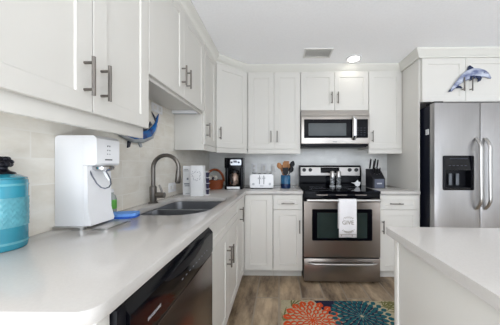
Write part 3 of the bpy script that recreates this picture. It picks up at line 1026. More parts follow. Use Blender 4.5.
for k in range(6):
    yy = vy0 + 0.014 + k * (vy1 - vy0 - 0.02) / 5.6
    s = MB(Matrix.Translation(((vx0 + vx1) / 2, yy, CZ - 0.007)) @ Matrix.Rotation(math.radians(35), 4, 'X'))
    s.box(-(vx1 - vx0) / 2, (vx1 - vx0) / 2, -0.0085, 0.0085, -0.001, 0.001)
    s.build('slat', M['vent'], root)

# ------------------------------------------------------------------ outlets
def outlet(label, mtx, w_, h_, slots):
    loc = mtx.translation
    root = thing('outlet', label, 'outlet', tuple(loc), 0, 'wall outlets')
    p = MB(mtx).box(-w_ / 2, w_ / 2, -0.006, -0.0005, -h_ / 2, h_ / 2, 0.002).build('plate', M['white'], root)
    for (sx_, sz_, sw, sh) in slots:
        MB(mtx).box(sx_ - sw / 2, sx_ + sw / 2, -0.0085, -0.0062, sz_ - sh / 2, sz_ + sh / 2, 0.001).build('socket', M['vent'], root)
duplex = [(0, 0.024, 0.032, 0.028), (0, -0.024, 0.032, 0.028)]
decora = [(0, 0, 0.034, 0.066)]
def on_back(x, z):
    return Matrix.Translation((x, WY, z))
def on_left(y, z):
    return Matrix.Translation((WX, y, z)) @ Matrix.Rotation(R90, 4, 'Z')
outlet('left white outlet plate on the wall behind the toaster', on_back(-0.325, 1.135), 0.078, 0.118, duplex)
outlet('right white outlet plate on the wall behind the toaster', on_back(-0.195, 1.135), 0.078, 0.118, decora)
outlet('white switch plate on the wall between toaster and utensil crock', on_back(-0.075, 1.135), 0.06, 0.10, decora)
outlet('white outlet plate low on the left wall right of the faucet', on_left(1.76, 0.985), 0.118, 0.078, [(-0.024, 0, 0.028, 0.032), (0.024, 0, 0.028, 0.032)])
outlet('pale outlet plate high on the left wall above the blue marlin', on_left(1.541, 1.597), 0.135, 0.062, [(-0.03, 0, 0.03, 0.03), (0.03, 0, 0.03, 0.03)])
# bar light under the sink cabinet
root = thing('under_cabinet_light', 'slim white bar light under the cabinet over the sink', 'light', (-0.80, 1.745, 1.625))
MB().box(-0.905, -0.69, 1.735, 1.765, 1.612, 1.6365, 0.003).build('housing', M['white'], root)
MB().box(-0.895, -0.70, 1.739, 1.761, 1.608, 1.6115, 0.001).build('diffuser', M['lightprint'], root)

# ------------------------------------------------------------------ canister
kx, ky = -0.861, 0.633
KR = 0.053 / 0.080
CN = CT1 + 0.0005
root = thing('canister', 'teal glazed round canister with embossed pattern and dark knob lid', 'canister', (kx, ky, CN))
MB().lathe([(0.001, 0.0), (0.074, 0.0), (0.079, 0.004), (0.080, 0.012), (0.080, 0.210), (0.078, 0.216), (0.001, 0.2165)], (kx, ky, CN), 48, KR, KR).build('jar', M['teal'], root, angle=50)
em = MB()
NT, NZ = 160, 25
rings = []
for a in range(NT):
    th_ = 2 * PI * a / NT
    sec = []
    for b_ in range(NZ):
        zz = 0.070 + 0.090 * b_ / (NZ - 1)
        tri = abs(((a / 8.0) % 1.0) - 0.5) * 2
        ph_ = ((zz / 0.018) + tri * 0.5) % 1.0
        r_ = 0.0806 * KR + (0.0010 if ph_ < 0.42 else 0.0)
        sec.append(Vector((kx + math.cos(th_) * r_, ky + math.sin(th_) * r_, CN + zz)))
    sec.append(Vector((kx + math.cos(th_) * 0.0802 * KR, ky + math.sin(th_) * 0.0802 * KR, CN + 0.160)))
    sec.append(Vector((kx + math.cos(th_) * 0.0802 * KR, ky + math.sin(th_) * 0.0802 * KR, CN + 0.070)))
    rings.append(sec)
em.loft(rings, closed=True)
em.build('embossed_band', M['teallight'], root, angle=20)
for zz in (0.018, 0.196):
    MB().lathe([(0.0802, zz), (0.0815, zz + 0.002), (0.0815, zz + 0.005), (0.0802, zz + 0.007)], (kx, ky, CN), 48, KR, KR, cap=False).build('rim_band', M['teallight'], root, angle=50)
lid = MB().lathe([(0.001, 0.217), (0.0775, 0.217), (0.078, 0.221), (0.046, 0.232), (0.001, 0.2325)], (kx, ky, CN), 40, KR, KR).build('lid', M['teal'], root, angle=50)
kn = MB()
kn.lathe([(0.001, 0.2328), (0.040, 0.2328), (0.036, 0.238), (0.020, 0.243), (0.015, 0.248), (0.015, 0.256)], (kx, ky, CN), 18, 0.72, 0.72)
kn.ball((kx, ky, CN + 0.266), 0.017, 14, 8)
for k in range(9):
    a = 2 * PI * k / 9
    kn.ball((kx + math.cos(a) * 0.015, ky + math.sin(a) * 0.015, CN + 0.262 + 0.008 * (k % 2)), 0.0085, 8, 6)
for k in range(5):
    a = 2 * PI * k / 5
    kn.ball((kx + math.cos(a) * 0.010, ky + math.sin(a) * 0.010, CN + 0.280), 0.0075, 8, 6)
kn.build('knob', M['bronze'], lid)

# ------------------------------------------------------------------ soda maker
root = thing('soda_maker', 'white countertop soda maker standing on a metal base against the wall', 'soda maker', (-0.82, 0.89, CT1))
sy0, sy1 = 0.835, 0.950
SZ = CT1 + 0.012
MB().prism([(-0.9135, SZ), (-0.7975, SZ), (-0.7975, 1.296), (-0.898, 1.296), (-0.908, 1.293), (-0.9135, 1.284)], sy0 - 0.003, sy1 + 0.003, 'Y', bev=0.003).build('rear_casing', M['white'], root)
MB().prism([(-0.797, SZ), (-0.766, SZ), (-0.764, SZ + 0.012), (-0.778, SZ + 0.06), (-0.780, 1.172), (-0.797, 1.172)], sy0 - 0.002, sy1 + 0.002, 'Y', bev=0.002).build('column', M['white'], root)
MB().prism([(-0.797, 1.1735), (-0.748, 1.1735), (-0.741, 1.182), (-0.741, 1.284), (-0.753, 1.296), (-0.797, 1.296)], sy0 - 0.003, sy1 + 0.003, 'Y', bev=0.004).build('head', M['white'], root)
tm_ = lambda z, y=0.0: Matrix.Translation((-0.7405, (sy0 + sy1) / 2 + y, z)) @ Matrix.Rotation(R90, 4, 'Z') @ Matrix.Rotation(R90, 4, 'X')
mk = MB()
for zz, rr_ in ((1.256, 0.006), (1.238, 0.0045), (1.222, 0.0035)):
    for a in range(3):
        yy = (sy0 + sy1) / 2 - 0.006 + 0.006 * a
        mk.box(-0.7412, -0.7404, yy - 0.0018, yy + 0.0018, zz - rr_ / 2 + (0.003 if a == 1 else 0), zz + rr_ / 2)
mk.box(-0.7412, -0.7404, (sy0 + sy1) / 2 - 0.019, (sy0 + sy1) / 2 + 0.019, 1.195, 1.200)
mk.build('button_marks', M['darkprint'], root)
nz = MB()
nz.lathe([(0.001, 0), (0.024, 0.002), (0.034, 0.010), (0.036, 0.020), (0.030, 0.0265), (0.001, 0.0265)], (-0.757, (sy0 + sy1) / 2 - 0.01, 1.1465), 24, 1.15, 1.0)
nz.build('nozzle', M['chrome'], root)
MB().tube([(-0.750, 0.885, 1.149), (-0.742, 0.885, 1.128), (-0.728, 0.886, 1.104)], [0.008, 0.006, 0.004], 10).build('lever', M['white'], root)
wp = [(-0.790, 0.850, 1.172), (-0.786, 0.848, 1.160), (-0.772, 0.846, 1.130), (-0.752, 0.846, 1.098), (-0.738, 0.850, 1.082), (-0.726, 0.856, 1.077),
      (-0.716, 0.864, 1.082), (-0.713, 0.870, 1.094), (-0.720, 0.876, 1.114), (-0.733, 0.878, 1.136), (-0.742, 0.878, 1.150)]
MB().tube(wp, 0.0026, 8).build('wire_loop', M['cord'], root)
MB().prism(rrect(-0.913, -0.785, sy0 - 0.02, sy1 + 0.02, 0.012, 4), CT1 + 0.0004, SZ - 0.0004, 'Z', bev=0.002).build('base_plate', M['steel'], root)
MB().prism(rrect(-0.783, -0.690, sy0 - 0.012, sy1 + 0.015, 0.012, 4), CT1 + 0.0004, CT1 + 0.006, 'Z', bev=0.002).build('drip_tray', M['steel'], root)

# soap bottle
bx_, by_ = -0.888, 1.088
root = thing('soap_bottle', 'clear dish soap bottle with green label behind the soda maker', 'bottle', (bx_, by_, CT1))
MB().lathe([(0.001, 0), (0.020, 0), (0.022, 0.004), (0.022, 0.08), (0.018, 0.098), (0.009, 0.108), (0.009, 0.115), (0.001, 0.115)], (bx_, by_, CT1 + 0.0005), 20).build('body', M['clear'], root)
lb = MB()
lb.loft([[Vector((bx_ + math.cos(a) * r_, by_ + math.sin(a) * r_, CT1 + z_)) for r_, z_ in ((0.0222, 0.030), (0.0228, 0.030), (0.0228, 0.078), (0.0222, 0.078))] for a in [-0.9 + 1.5 * k / 12 for k in range(13)]])
lb.build('paper_label', M['green'], root)
MB().lathe([(0.001, 0.1155), (0.010, 0.1155), (0.009, 0.130), (0.004, 0.134), (0.001, 0.134)], (bx_, by_, CT1 + 0.0005), 16).build('cap', M['white'], root)

# sponge
SM = Matrix.Translation((-0.778, 1.03, CT1 + 0.0005)) @ Matrix.Rotation(math.radians(12), 4, 'Z')
root = thing('sponge', 'bright blue sponge lying on the counter by the sink', 'sponge', (-0.778, 1.03, CT1))
MB(SM).prism(rrect(-0.076, 0.066, -0.042, 0.034, 0.022, 6), 0.0, 0.010, 'Z', bev=0.003).build('scrubber', M['spongedark'], root)
MB(SM).prism(rrect(-0.076, 0.066, -0.042, 0.034, 0.022, 6), 0.0103, 0.022, 'Z', bev=0.005).build('foam', M['sponge'], root)

# ------------------------------------------------------------------ marlin on the left wall
def fish_loft(mb, spine, ny_, u0):
    """spine: (y, z, half height, half thickness); flattened body lying on the left wall at x = u0."""
    rings = []
    n = len(spine)
    for i, (yy, zz, hh, tt) in enumerate(spine):
        a = spine[max(i - 1, 0)]
        b_ = spine[min(i + 1, n - 1)]
        d = Vector((b_[0] - a[0], b_[1] - a[1])).normalized()
        nn = Vector((-d.y, d.x))
        rings.append([Vector((u0 + tt + math.cos(q) * tt, yy + nn.x * hh * math.sin(q), zz + nn.y * hh * math.sin(q))) for q in [2 * PI * j / 14 for j in range(14)]])
    mb.loft(rings)
FX = WX + 0.001
root = thing('marlin_wall_ornament', 'blue and grey marlin fish ornament hung on the wall beside the sink', 'ornament', (WX, 1.42, 1.40))
spine = [(1.532, 1.505, 0.007, 0.004), (1.512, 1.470, 0.015, 0.008), (1.482, 1.430, 0.026, 0.012), (1.432, 1.388, 0.034, 0.015), (1.355, 1.357, 0.036, 0.016), (1.263, 1.346, 0.031, 0.014), (1.186, 1.354, 0.020, 0.010), (1.114, 1.372, 0.008, 0.005), (1.00, 1.405, 0.002, 0.002)]
mb = MB()
fish_loft(mb, spine, 0, FX)
bd = mb.build('body', M['fishblue'], root, angle=70)
mb = MB()
belly = []
for i, (y, z, h, t) in enumerate(spine[1:8]):
    a, b_ = spine[i], spine[i + 2]
    d = Vector((b_[0] - a[0], b_[1] - a[1])).normalized()
    belly.append((y + d.y * -h * -0.62, z - abs(d.x) * h * 0.62, h * 0.45 + 0.001, t * 0.98 + 0.001))
belly = [(y + (0.018 if k < 3 else 0), z, h, t) for k, (y, z, h, t) in enumerate(belly)]
fish_loft(mb, belly, 0, FX)
mb.build('belly', M['fishgrey'], root, angle=70)
tl = MB()
tl.prism([(1.515, 1.492), (1.528, 1.525), (1.556, 1.560), (1.549, 1.520), (1.540, 1.490)], FX + 0.001, FX + 0.007, 'X', bev=0.001)
tl.build('upper_tail_fin', M['fishblue'], root)
MB().prism([(1.527, 1.505), (1.508, 1.532), (1.470, 1.556), (1.492, 1.532), (1.514, 1.497)], FX + 0.001, FX + 0.006, 'X', bev=0.001).build('lower_tail_fin', M['fishdark'], root)
MB().prism([(1.470, 1.462), (1.452, 1.482), (1.430, 1.43), (1.36, 1.43), (1.29, 1.46), (1.25, 1.42), (1.22, 1.38), (1.30, 1.385), (1.40, 1.405)], FX + 0.001, FX + 0.008, 'X', bev=0.001).build('dorsal_fin', M['fishdark'], root)
MB().prism([(1.262, 1.322), (1.250, 1.285), (1.232, 1.278), (1.236, 1.320)], FX + 0.001, FX + 0.008, 'X', bev=0.001).build('pectoral_fin', M['fishdark'], root)
MB().prism([(1.352, 1.325), (1.365, 1.296), (1.348, 1.290), (1.328, 1.318)], FX + 0.001, FX + 0.008, 'X', bev=0.001).build('pelvic_fin', M['fishgrey'], root)
MB().prism([(1.470, 1.400), (1.490, 1.372), (1.478, 1.362), (1.452, 1.388)], FX + 0.001, FX + 0.008, 'X', bev=0.001).build('anal_fin', M['fishgrey'], root)

# ------------------------------------------------------------------ cartons, pods, basket
def carton(label, cx_, cy_, w_, d_, h_, rz, style):
    root = thing('carton', label, 'box', (cx_, cy_, CT1), rz, 'white cartons by the corner')
    m_ = frame_m((cx_, cy_, CT1 + 0.0005), rz)
    MB(m_).box(-w_ / 2, w_ / 2, -d_ / 2, d_ / 2, 0, h_, 0.0015).build('box', M['whitematte'], root)
    p = MB(m_)
    y1 = -d_ / 2 - 0.0001
    def bar(a, b_, c_, d__):
        p.box(a, b_, y1 - 0.0005, y1, c_, d__)
    if style == 0:
        bar(-0.022, 0.012, h_ - 0.035, h_ - 0.030)
        bar(-0.026, 0.020, h_ - 0.045, h_ - 0.042)
        bar(0.000, 0.014, h_ * 0.52, h_ * 0.52 + 0.018)
        bar(-0.022, 0.022, h_ * 0.36, h_ * 0.36 + 0.012)
        bar(-0.018, 0.022, h_ * 0.30, h_ * 0.30 + 0.008)
        bar(-0.010, 0.024, 0.012, 0.016)
        p.build('print', M['greyprint'], root)
    else:
        rnd = random.Random(3)
        for k in range(26):
            a = 2 * PI * k / 26
            r_ = 0.022 + 0.018 * rnd.random()
            px, pz = r_ * math.cos(a) * 1.1, h_ * 0.68 + r_ * math.sin(a) * 1.2
            p.box(px - 0.0025, px + 0.0025, y1 - 0.0005, y1, pz - 0.0025, pz + 0.0025)
        p.build('print', M['greyprint'], root)
carton('narrow white printed carton standing left beside the faucet-side wall', -0.808, 1.845, 0.066, 0.10, 0.252, 0.12, 0)
carton('wider white carton with a ring of dots beside the pod rack', -0.690, 1.765, 0.098, 0.09, 0.256, 0.10, 1)
prx, pry = -0.623, 1.80
root = thing('pod_rack', 'small white rack holding dark coffee pods beside the dotted carton', 'rack', (prx, pry, CT1))
rk = MB()
rk.box(prx - 0.017, prx + 0.017, pry - 0.025, pry + 0.025, CT1 + 0.0005, CT1 + 0.006, 0.001)
rk.box(prx - 0.017, prx - 0.0145, pry - 0.025, pry + 0.025, CT1 + 0.006, CT1 + 0.205, 0.001)
for k in range(1, 5):
    rk.box(prx - 0.0145, prx + 0.016, pry - 0.022, pry + 0.025, CT1 + 0.006 + k * 0.049 - 0.003, CT1 + 0.006 + k * 0.049)
rk.build('frame', M['white'], root)
for k in range(4):
    z0 = CT1 + 0.0065 + k * 0.049
    po = MB().lathe([(0.001, 0.0), (0.011, 0.0), (0.0145, 0.042), (0.001, 0.0425)], (prx + 0.0012, pry, z0), 16).build('coffee_pod', M['poddark'])
    tag(po, ['dark coffee pod on the bottom tier of the white rack', 'dark coffee pod on the second tier of the white rack',
             'dark coffee pod on the third tier of the white rack', 'dark coffee pod on the top tier of the white rack'][k], 'coffee pod', 'dark pods in the rack')

wx, wy = -0.705, 2.27
root = thing('basket', 'reddish brown wicker basket with arched handle beside the coffee maker', 'basket', (wx, wy, CT1))
MB().lathe([(0.070, 0.004), (0.078, 0.0), (0.086, 0.02), (0.094, 0.085), (0.099, 0.092), (0.096, 0.097), (0.088, 0.092), (0.080, 0.02), (0.070, 0.010)], (wx, wy, CT1 + 0.0005), 32, 1.05, 0.85, cap=True).build('bowl', M['wicker'], root)
hp = [(wx + math.cos(PI * k / 20) * 0.098, wy, CT1 + 0.085 + math.sin(PI * k / 20) * 0.125) for k in range(21)]
hr = []
for i, p in enumerate(hp):
    a = PI * i / 20
    d = Vector((math.cos(a), 0, math.sin(a)))
    hr.append([Vector(p) + d * (0.013 * math.cos(q)) + Vector((0, 0.015 * math.sin(q), 0)) for q in [2 * PI * j / 10 for j in range(10)]])
MB().loft(hr).build('handle', M['wicker'], root)
proto = None
spots = [(-0.045, -0.03, 0.085, 0.5, 0.2), (-0.005, -0.04, 0.088, -0.4, 0.5), (0.035, -0.03, 0.086, 0.5, -0.4), (-0.03, 0.015, 0.105, 0.9, 0.3), (0.018, 0.012, 0.104, 0.7, -0.5)]
for i, (ax, ay, az, r1, r2) in enumerate(spots):
    az += 0.018
    if proto is None:
        cup = MB().lathe([(0.001, 0.0), (0.015, 0.0), (0.020, 0.030), (0.001, 0.031)], (0, 0, 0), 16)
        t = thing('coffee_pod', 'pale-lidded pod heaped in the wicker basket', 'coffee pod', (0, 0, 0), 0, 'pods heaped in the basket')
        cup.build('cup', M['poddark'], t)
        MB().lathe([(0.001, 0.0312), (0.0235, 0.0312), (0.0235, 0.0335), (0.001, 0.0345)], (0, 0, 0), 16).build('foil_lid', M['podlid'], t)
        proto = t
    else:
        t = proto.copy()
        SC.collection.objects.link(t)
        for ch in proto.children:
            c2 = ch.copy()
            SC.collection.objects.link(c2)
            c2.parent = t
    t.location = (wx + ax, wy + ay, CT1 + az)
    t.rotation_euler = (r1 + 0.5, r2, 0)

# ------------------------------------------------------------------ coffee maker
mx_, my_ = -0.488, 2.30
root = thing('coffee_maker', 'black drip coffee maker with steel carafe on the corner counter', 'coffee maker', (mx_, my_, CT1))
cm = lambda: MB(frame_m((mx_, my_, CT1 + 0.0005), 0.03))
cm().prism(rrect(-0.095, 0.095, -0.10, 0.11, 0.02, 4), 0.0, 0.035, 'Z', bev=0.004).build('base', M['black'], root)
cm().box(-0.068, 0.068, -0.1025, -0.0995, 0.005, 0.030, 0.001).build('base_badge', M['white'], root)
cm().prism(rrect(-0.095, 0.095, 0.03, 0.11, 0.02, 4), 0.0352, 0.228, 'Z', bev=0.003).build('water_tank', M['black'], root)
tw = cm()
tw.prism(rrect(-0.097, -0.062, -0.06, 0.0295, 0.008, 3), 0.0352, 0.228, 'Z', bev=0.002)
tw.prism(rrect(0.062, 0.097, -0.06, 0.0295, 0.008, 3), 0.0352, 0.228, 'Z', bev=0.002)
tw.build('side_column', M['black'], root)
cm().prism(rrect(-0.098, 0.098, -0.10, 0.11, 0.022, 4), 0.2285, 0.338, 'Z', bev=0.006).build('brew_head', M['black'], root)
pn = cm().prism(rrect(-0.032, 0.085, 0.258, 0.318, 0.012, 4), -0.104, -0.1002, 'Y').build('control_panel', M['chrome'], root)
d2 = cm()
d2.box(0.002, 0.040, -0.1055, -0.1042, 0.285, 0.308)
d2.build('display', M['greyprint'], pn)
kb = cm()
for xx in (-0.018, 0.058):
    kb.cyl((xx, -0.1042, 0.288), (xx, -0.112, 0.288), 0.010, seg=14)
kb.build('button', M['darkprint'], pn)
ca = cm().lathe([(0.001, 0.0), (0.048, 0.0), (0.056, 0.012), (0.056, 0.095), (0.044, 0.128), (0.036, 0.142), (0.001, 0.142)], (0, -0.035, 0.0358), 24).build('carafe', M['coffeegold'], root)
cm().lathe([(0.001, 0.1425), (0.040, 0.1425), (0.040, 0.160), (0.001, 0.165)], (0, -0.035, 0.0358), 24).build('carafe_lid', M['blackplastic'], ca)
cm().tube([(-0.012, -0.085, 0.165), (-0.022, -0.118, 0.16), (-0.024, -0.122, 0.10), (-0.012, -0.094, 0.06)], [0.008, 0.009, 0.009, 0.007], 10).build('carafe_handle', M['blackplastic'], ca)
cp_ = [(mx_ + 0.085, my_ + 0.10, CT1 + 0.006), (mx_ + 0.125, my_ + 0.09, CT1 + 0.006), (mx_ + 0.142, my_ + 0.15, CT1 + 0.006), (mx_ + 0.14, 2.700, CT1 + 0.05), (mx_ + 0.148, 2.709, CT1 + 0.17)]
MB().tube(cp_, 0.0035, 8).build('power_cord', M['blackplastic'], root)

# toaster
tx_, ty_ = -0.192, 2.37
root = thing('toaster', 'white four-slice toaster on the back counter left of the range', 'toaster', (tx_, ty_, CT1))
tz = CT1 + 0.012
tb = lambda: MB(frame_m((tx_, ty_, 0), 0.03))
body = tb().prism(rrect(-0.128, 0.128, tz, tz + 0.150, [0.01, 0.01, 0.03, 0.03], 5), -0.11, 0.13, 'Y', bev=0.006).build('body', M['toaster'], root)
tb().prism(rrect(-0.122, 0.122, -0.104, 0.124, 0.02, 4), CT1 + 0.004, tz - 0.0003, 'Z').build('base', M['blackplastic'], root)
for sx_ in (-1, 1):
    for sy_ in (-0.08, 0.1):
        tb().cyl((sx_ * 0.10, sy_, CT1 + 0.0003), (sx_ * 0.10, sy_, CT1 + 0.0038), 0.012, seg=10).build('foot', M['blackplastic'], root)
for k in range(4):
    xx = -0.09 + 0.06 * k
    tb().box(xx - 0.014, xx + 0.014, -0.08, 0.10, tz + 0.1494, tz + 0.1512, 0.0005).build('slot', M['darkprint'], root)
for xx in (-0.024, 0.024):
    tb().box(xx - 0.0028, xx + 0.0028, -0.1115, -0.1098, tz + 0.04, tz + 0.135).build('lever_track', M['darkprint'], root)
    tb().box(xx - 0.017, xx + 0.017, -0.132, -0.112, tz + 0.100, tz + 0.112, 0.003).build('lever', M['lightprint'], root)
for xx in (-0.09, 0.09):
    tb().cyl((xx, -0.1102, tz + 0.042), (xx, -0.124, tz + 0.042), 0.014, 0.012, 18).build('dial', M['lightprint'], root)
tb().box(-0.02, 0.02, -0.1112, -0.1098, tz + 0.018, tz + 0.023).build('badge', M['greyprint'], root)

# utensil crock with utensils
ux, uy = 0.075, 2.36
root = thing('utensil_crock', 'round blue glazed crock full of utensils on the back counter', 'crock', (ux, uy, CT1))
CK = CT1 + 0.0005
MB().lathe([(0.001, 0.0), (0.050, 0.0), (0.054, 0.005), (0.055, 0.05), (0.055, 0.142), (0.052, 0.1455), (0.049, 0.142), (0.049, 0.05), (0.046, 0.010), (0.001, 0.010)], (ux, uy, CK), 28).build('pot', M['crock'], root, angle=50)
MB().lathe([(0.0555, 0.004), (0.0562, 0.006), (0.0562, 0.048), (0.0555, 0.052)], (ux, uy, CK), 28, cap=False).build('glaze_band', M['crockdark'], root)
def utensil(name, label, base, tip, style, m_, hr_=0.0055):
    b_ = Vector((ux + base[0], uy + base[1], CK + 0.016))
    t_ = Vector((ux + tip[0], uy + tip[1], CK + tip[2]))
    d = (t_ - b_).normalized()
    side = d.cross(Vector((0, -1, 0))).normalized()
    fwd = side.cross(d)
    root = thing(name, label, 'utensil', tuple(b_), 0, 'utensils in the blue crock')
    L_ = (t_ - b_).length
    hl = L_ - {'spoon': 0.075, 'spatula': 0.085, 'fork': 0.08, 'ladle': 0.07}[style]
    MB().tube([b_, b_ + d * hl], [hr_, hr_ * 0.9], 10).build('handle', m_, root)
    s0 = b_ + d * (hl + 0.0003)
    hd_ = MB()
    if style in ('spoon', 'ladle'):
        rings = []
        Lh = L_ - hl
        for k in range(11):
            t = k / 10
            ww = 0.006 + 0.022 * math.sin(PI * min(1, t * 0.98 + 0.02)) ** 0.75 if t < 1 else 0.006
            tt = 0.005 + 0.004 * math.sin(PI * t)
            cc = s0 + d * (Lh * t) - fwd * (0.008 * math.sin(PI * t))
            rings.append([cc + side * ww * math.cos(q) + fwd * tt * math.sin(q) for q in [2 * PI * j / 12 for j in range(12)]])
        hd_.loft(rings)
    else:
        m4 = Matrix((( side.x, fwd.x, d.x, s0.x), (side.y, fwd.y, d.y, s0.y), (side.z, fwd.z, d.z, s0.z), (0, 0, 0, 1)))
        hd_.M = m4
        Lh = L_ - hl
        if style == 'spatula':
            hd_.prism([(-0.008, 0), (0.008, 0), (0.030, 0.02), (0.032, Lh), (-0.032, Lh), (-0.030, 0.02)], -0.0025, 0.0025, 'Y', bev=0.001)
        else:
            hd_.prism([(-0.008, 0), (0.008, 0), (0.020, 0.025), (0.021, Lh), (0.011, Lh), (0.009, 0.045), (0.005, 0.045), (0.005, Lh), (-0.005, Lh), (-0.005, 0.045), (-0.009, 0.045), (-0.011, Lh), (-0.021, Lh), (-0.020, 0.025)], -0.003, 0.003, 'Y')
    hd_.build('head', m_, root)
utensil('wooden_spoon', 'wooden spoon leaning farthest left in the blue crock', (0.026, 0.0), (-0.085, -0.02, 0.285), 'spoon', M['woodspoon'])
utensil('wooden_spoon', 'dark wooden spoon second from left in the blue crock', (0.010, 0.02), (-0.045, 0.01, 0.262), 'spoon', M['woodspoon2'])
utensil('wooden_spatula', 'wide pale wooden spatula standing upright in the blue crock', (-0.004, 0.014), (0.010, 0.03, 0.305), 'spatula', M['woodspoon'])
utensil('serving_fork', 'wooden pronged fork standing in the middle of the blue crock', (-0.016, 0.0), (-0.012, -0.022, 0.290), 'fork', M['woodspoon'])
utensil('turner', 'short black turner at the front of the blue crock', (0.004, -0.024), (-0.002, -0.043, 0.232), 'spatula', M['blackmatte'])
utensil('wooden_spoon', 'wooden spoon leaning right behind the black ladle in the crock', (-0.028, 0.010), (0.055, 0.02, 0.275), 'spoon', M['woodspoon'])
utensil('ladle', 'black ladle leaning right in the blue crock', (-0.026, -0.014), (0.076, -0.030, 0.240), 'ladle', M['blackmatte'])
utensil('slotted_spatula', 'slim black spatula leaning farthest right in the blue crock', (-0.012, -0.020), (0.088, 0.0, 0.305), 'spoon', M['blackmatte'], 0.005)

# knife block with knives
bx_, by_ = 1.105, 2.40
root = thing('knife_block', 'dark knife block with grey front panel right of the range', 'knife block', (bx_, by_, CT1))
KM = frame_m((bx_, by_, CT1 + 0.0005), 0.12)
MB(KM).prism([(-0.065, 0.0), (0.085, 0.0), (0.085, 0.215), (0.03, 0.215), (-0.065, 0.11)], -0.072, 0.072, 'X', bev=0.003).build('block', M['block'], root)
fpz = MB(KM).prism(rrect(-0.052, 0.062, 0.004, 0.104, 0.004, 3), -0.068, -0.0653, 'Y').build('front_panel', M['blockface'], root)
MB(KM).box(-0.026, 0.032, -0.0690, -0.0682, 0.048, 0.062).build('badge', M['lightprint'], fpz)
kd = Vector((0, -0.48, 0.88)).normalized()
slots_ = [(-0.045, 0.045, 0.155, 0.016), (-0.018, 0.02, 0.15, 0.016), (0.012, 0.05, 0.16, 0.015), (0.040, 0.04, 0.14, 0.014), (-0.03, -0.02, 0.10, 0.012), (0.0, -0.025, 0.095, 0.012), (0.03, -0.022, 0.09, 0.012)]
kl = ['tall knife handle at left rear of the block', 'tall knife handle left of centre at the block rear', 'tallest knife handle right of centre in the block', 'knife handle at right rear of the block',
      'short knife handle at left front of the block', 'short knife handle at the middle front of the block', 'short knife handle at right front of the block']
for i, (kx_, ky_, kh_, kw_) in enumerate(slots_):
    # surface of the sloped top
    zt = 0.215 if ky_ > 0.03 else 0.11 + (ky_ + 0.065) / 0.095 * 0.105
    p0 = KM @ Vector((kx_, ky_, zt + 0.0012))
    t = thing('kitchen_knife', kl[i].replace('handle', 'with steel-tipped black handle'), 'knife', tuple(p0), 0, 'knives in the block')
    dv = Vector((0, -0.28, 0.96)).normalized()
    fw = Vector((0, -0.96, -0.28))
    ln = kh_ * 0.72
    rg = []
    for k in range(7):
        s = k / 6
        ww = kw_ * (0.75 + 0.25 * math.sin(PI * s))
        cc = p0 + dv * (0.006 + ln * s)
        rg.append([cc + Vector((0.0075 * math.cos(q), 0, 0)) + fw * (ww * math.sin(q)) for q in [2 * PI * j / 10 for j in range(10)]])
    MB().loft(rg).build('handle', M['blackplastic'], t)
    MB().tube([p0 + dv * (0.0062 + ln), p0 + dv * (0.012 + ln)], [0.0085, 0.006], 10).build('end_cap', M['chrome'], t)
    MB().box(p0.x - 0.001, p0.x + 0.001, p0.y - 0.008, p0.y + 0.008, p0.z - 0.0008, p0.z + 0.0065).build('blade', M['steel'], t)

# shakers and spoon rest on the cooktop
def shaker_(label, x, y, s):
    root = thing('shaker', label, 'shaker', (x, y, 0.9175), 0, 'shakers on the cooktop')
    z = 0.9176
    MB().lathe([(0.001, 0), (0.030 * s, 0), (0.031 * s, 0.012), (0.024 * s, 0.03), (0.022 * s, 0.09 * s), (0.026 * s, 0.115 * s), (0.001, 0.115 * s)], (x, y, z), 20).build('glass', M['glass'], root)
    MB().lathe([(0.001, 0.002), (0.027 * s, 0.002), (0.027 * s, 0.014), (0.001, 0.014)], (x, y, z + 0.0001), 18).build('filling', M['whitematte'], root)
    MB().lathe([(0.001, 0.1155 * s), (0.027 * s, 0.1155 * s), (0.027 * s, 0.175 * s), (0.020 * s, 0.186 * s), (0.001, 0.188 * s)], (x, y, z), 20).build('steel_top', M['steel'], root)
shaker_('left steel-topped glass shaker on the cooktop', rc - 0.003, 2.42, 1.0)
shaker_('right steel-topped glass shaker on the cooktop, slightly farther back', rc + 0.078, 2.455, 1.0)
sx0, sy_ = rc + 0.30, 2.475
root = thing('spoon_rest', 'small white leaf-shaped spoon rest propped on the cooktop against the backguard', 'spoon rest', (sx0, sy_, 0.9175))
SRM = Matrix.Translation((sx0, sy_, 0.9176)) @ Matrix.Rotation(math.radians(-18), 4, 'X')
sr = MB(SRM)
sr.prism([(-0.062, 0.052), (-0.03, 0.048), (-0.008, 0.058), (0.020, 0.085), (0.024, 0.060), (0.048, 0.055), (0.040, 0.035), (0.030, 0.010), (0.010, 0.0), (-0.015, 0.012), (-0.025, 0.036)], -0.004, 0.004, 'Y', bev=0.0015)
sr.build('dish', M['white'], root)

